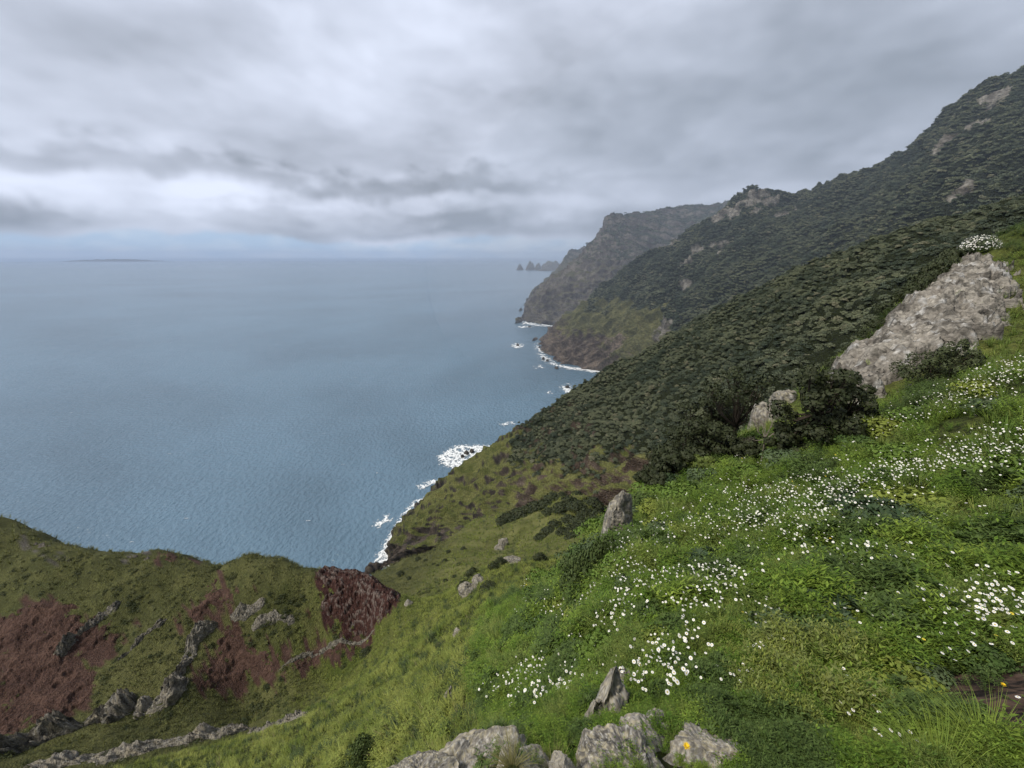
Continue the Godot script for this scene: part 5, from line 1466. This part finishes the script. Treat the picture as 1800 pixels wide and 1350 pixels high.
	for k in 120:
		var th := rng.randf_range(0.08, 1.08)
		var r := exp(rng.randf_range(0.95, 3.0))
		var at := on_ground(r * sin(th), -r * cos(th))
		var size := (0.07 + 0.065 * pow(r, 0.85)) * rng.randf_range(0.6, 1.35)
		var tone := rng.randi() % 4
		var o := put("herb_mound", mounds[rng.randi() % 3], mats["mound%d" % tone])
		o.position = at
		o.rotation.y = rng.randf() * TAU
		o.scale = Vector3(size, size * rng.randf_range(0.6, 0.95), size)
		var tones: String = ["bright green", "deep green", "yellow-green", "grey-green"][tone]
		tag(o, "rounded %s herb mound among the daisies of the near slope" % tones, "herb mound", "%s herb mounds" % tones)
	var bush_says := ["grey-green leafy rosette bush in the middle of the daisy slope", "dark rosette bush between the lower daisies and the seeding grass", "broad-leaved bush at the left of the daisy slope", "right part of the grey-green rosette bush group", "left part of the grey-green rosette bush group", "small rosette bush under the broad-leaved bush", "low rosette plant near the right-hand daisies", "leafy green bush below the leafless shrub"]
	for k in LEAFY_BUSHES.size() / 4:
		var o := thing("leafy_bush", bush_says[k], "bush", on_ground(LEAFY_BUSHES[k * 4], LEAFY_BUSHES[k * 4 + 1]))
		var r := LEAFY_BUSHES[k * 4 + 2]; var h := LEAFY_BUSHES[k * 4 + 3]
		var sh := Shape.new()
		for w in 46:
			var d := ball().normalized()
			d.y = absf(d.y)
			rosette(sh, Vector3(d.x * r, d.y * h, d.z * r) * rng.randf_range(0.75, 1.0), (d + Vector3.UP * 0.7 + ball() * 0.3).normalized(), r * 0.42, 17, rng.randf_range(0.8, 1.1))
		put("foliage", sh.mesh(), mats.echium, o)


func flowers() -> void:
	var head := daisy_mesh()
	var leafy := Shape.new()
	for k in 220:
		var d := ball()
		d.y = absf(d.y)
		leaf(leafy, Vector3(d.x, d.y * 0.8, d.z), (d + ball() * 0.8 + Vector3.UP * 0.4).normalized(), 0.2, 0.06, shade(0.65, 1.15), 0.6)
	var mound := leafy.mesh()
	var regions := ["white daisies on the near slope just above the cream boulder", "white daisies along the cliff edge above the cream boulder", "scattered white daisies around the dark rosette bush", "white daisies in the patch at the right edge, above the bare path", "white daisies far below, just over the long boulder", "white daisies in the broad band across the middle of the slope", "white daisies in the upper drift under the pale rock face", "white daisies in the drift at the right edge of the upper slope", "white daisies near the upright rock knob", "white daisies on the grass left of the cliff edge"]
	for k in DAISIES.size() / 5:
		var x := DAISIES[k * 5]; var z := DAISIES[k * 5 + 1]; var spread := DAISIES[k * 5 + 2]; var n := int(DAISIES[k * 5 + 3]); var g := int(DAISIES[k * 5 + 4])
		var at := on_ground(x, z)
		var r := sqrt(x * x + z * z)
		var plant := 0.075 * r if r < 3.0 else 0.225 + (r - 3.0) * 0.0068
		var o := thing("daisy_clump", regions[g], "daisies", at, 0.0, regions[g])
		var f := put("foliage", mound, mats.daisyleaf, o)
		f.scale = Vector3(spread * 1.2, plant * 1.15, spread * 1.2)
		var size := 0.0105 + 0.00055 * r
		var where := []; var tints := PackedColorArray()
		for w in int(n * (2.3 if r < 4.5 else 2.3 if r < 6.5 else 2.5)):
			var q := Vector3(rng.randfn(0.0, 0.5), 0, rng.randfn(0.0, 0.5)) * spread * (1.5 if r < 6.5 else 2.3)
			q.y = ground(x + q.x, z + q.z) - at.y + plant * rng.randf_range(1.15, 2.3)
			var xf := upright(q, Vector3.UP + ball() * 0.9 + Vector3(-0.1, 0, 0.3), Vector3.ONE * size * rng.randf_range(0.6, 1.2))
			if r < 6.5:
				var fl := put("flower", head, mats.petal, o)
				fl.transform = xf
			else:
				where.append(xf); tints.append(Color.WHITE)
		if where.size():
			scatter("flower_heads", head, mats.petal, where, tints, o)
	# loose small flowers all over the near slope
	var where := []; var tints := PackedColorArray()
	for k in 2600:
		var th := rng.randf_range(0.02, 1.1)
		var r := exp(rng.randf_range(0.7, 3.2))
		var x := r * sin(th); var z := -r * cos(th)
		if nz.get_noise_2d(x / (0.4 + 0.1 * r) + 17.0, z / (0.4 + 0.1 * r)) < 0.08:
			continue
		var h := 0.075 * r if r < 3.0 else 0.225 + (r - 3.0) * 0.0068
		where.append(upright(on_ground(x, z) + Vector3.UP * h * rng.randf_range(0.8, 1.15), Vector3.UP + ball() * 0.5, Vector3.ONE * (0.006 + 0.0013 * r)))
		tints.append(Color(1, 1, 1) if rng.randf() < 0.95 else Color(0.9, 0.75, 0.1))
	tag(scatter("small_white_flowers", head, mats.petal, where, tints), "tiny white flowers strewn through the green herbs", "flowers")
	# a shrub in white bloom on the crest at far right
	var bloom := shrub("flowering_shrub", "shrub covered in white flowers on the crest at the top right", on_ground(FLOWER_SHRUB[0], FLOWER_SHRUB[1]), Vector3(1.7, 1.5, 1.3), Color(0.09, 0.11, 0.06), 1)
	where = []; tints = PackedColorArray()
	for k in 420:
		var d := ball().normalized()
		d.y = absf(d.y)
		where.append(upright(Vector3(d.x * 1.65, 0.35 + d.y * 1.35, d.z * 1.25) * rng.randf_range(0.85, 1.05), d + ball() * 0.5, Vector3.ONE * 0.06))
		tints.append(Color.WHITE)
	scatter("flower_heads", head, mats.petal, where, tints, bloom)
	var yellow := ["yellow dandelion in front of the cream boulder", "small yellow flower below the rosette bush", "small yellow flower near the bare path"]
	var sh := Shape.new()
	for k in 34:
		var t := k * 2.4
		var d := Vector3(cos(t), lerpf(0.1, 1.6, k / 34.0), sin(t)).normalized()
		leaf(sh, d * 0.1, d, 0.9, 0.3, Color(0.72, 0.50, 0.02), 0.5)
	blade(sh, Vector3(0, -4.0, 0), Vector3.UP, 4.0, 0.25, 0.0, Color(0.08, 0.13, 0.03), 2)
	for k in DANDELIONS.size() / 2:
		var at := on_ground(DANDELIONS[k * 2], DANDELIONS[k * 2 + 1])
		var o := put("dandelion", sh.mesh(), mats.petal)
		var r := Vector2(at.x, at.z).length()
		o.position = at + Vector3.UP * (0.10 if k == 0 else 0.2)
		o.scale = Vector3.ONE * [0.0145, 0.013, 0.011][k]
		tag(o, yellow[k], "flower")
	# tufts of long grass at the path's edge
	var tuft := tuft_mesh(240, 0.014, 1.25, 1.5)
	var tuft_says := ["fountain of fine bright green grass at the lower right corner", "bright fine grass behind the corner tuft", "green tuft in front of the long boulder", "straw-tipped tuft between the boulders"]
	var spots := [Vector2(1.70, -1.0), Vector2(1.93, -1.06), Vector2(0.0, -0.83), Vector2(0.14, -0.86)]
	for k in 4:
		var o := put("grass_tuft", tuft, mats.brightgrass if k < 2 else mats.strawgrass)
		o.position = on_ground(spots[k].x, spots[k].y) - Vector3.UP * 0.02
		o.scale = Vector3.ONE * [0.36, 0.33, 0.13, 0.15][k]
		o.rotation.y = k * 1.1
		tag(o, tuft_says[k], "grass tuft")


# salt haze hanging along the far cliffs
func sea_mist() -> void:
	var fog := FogVolume.new()
	fog.name = "haze_bank"
	fog.shape = RenderingServer.FOG_VOLUME_SHAPE_ELLIPSOID
	fog.size = Vector3(3400, 2000, 4900)
	fog.position = Vector3(1250, 250, -2500)
	var m := FogMaterial.new()
	m.albedo = Color(0.80, 0.86, 0.94)
	m.density = 0.00014
	fog.material = m
	add_child(fog)
	fog.set_meta("kind", "stuff")
	tag(fog, "pale salt haze hanging along the far cliffs", "haze")
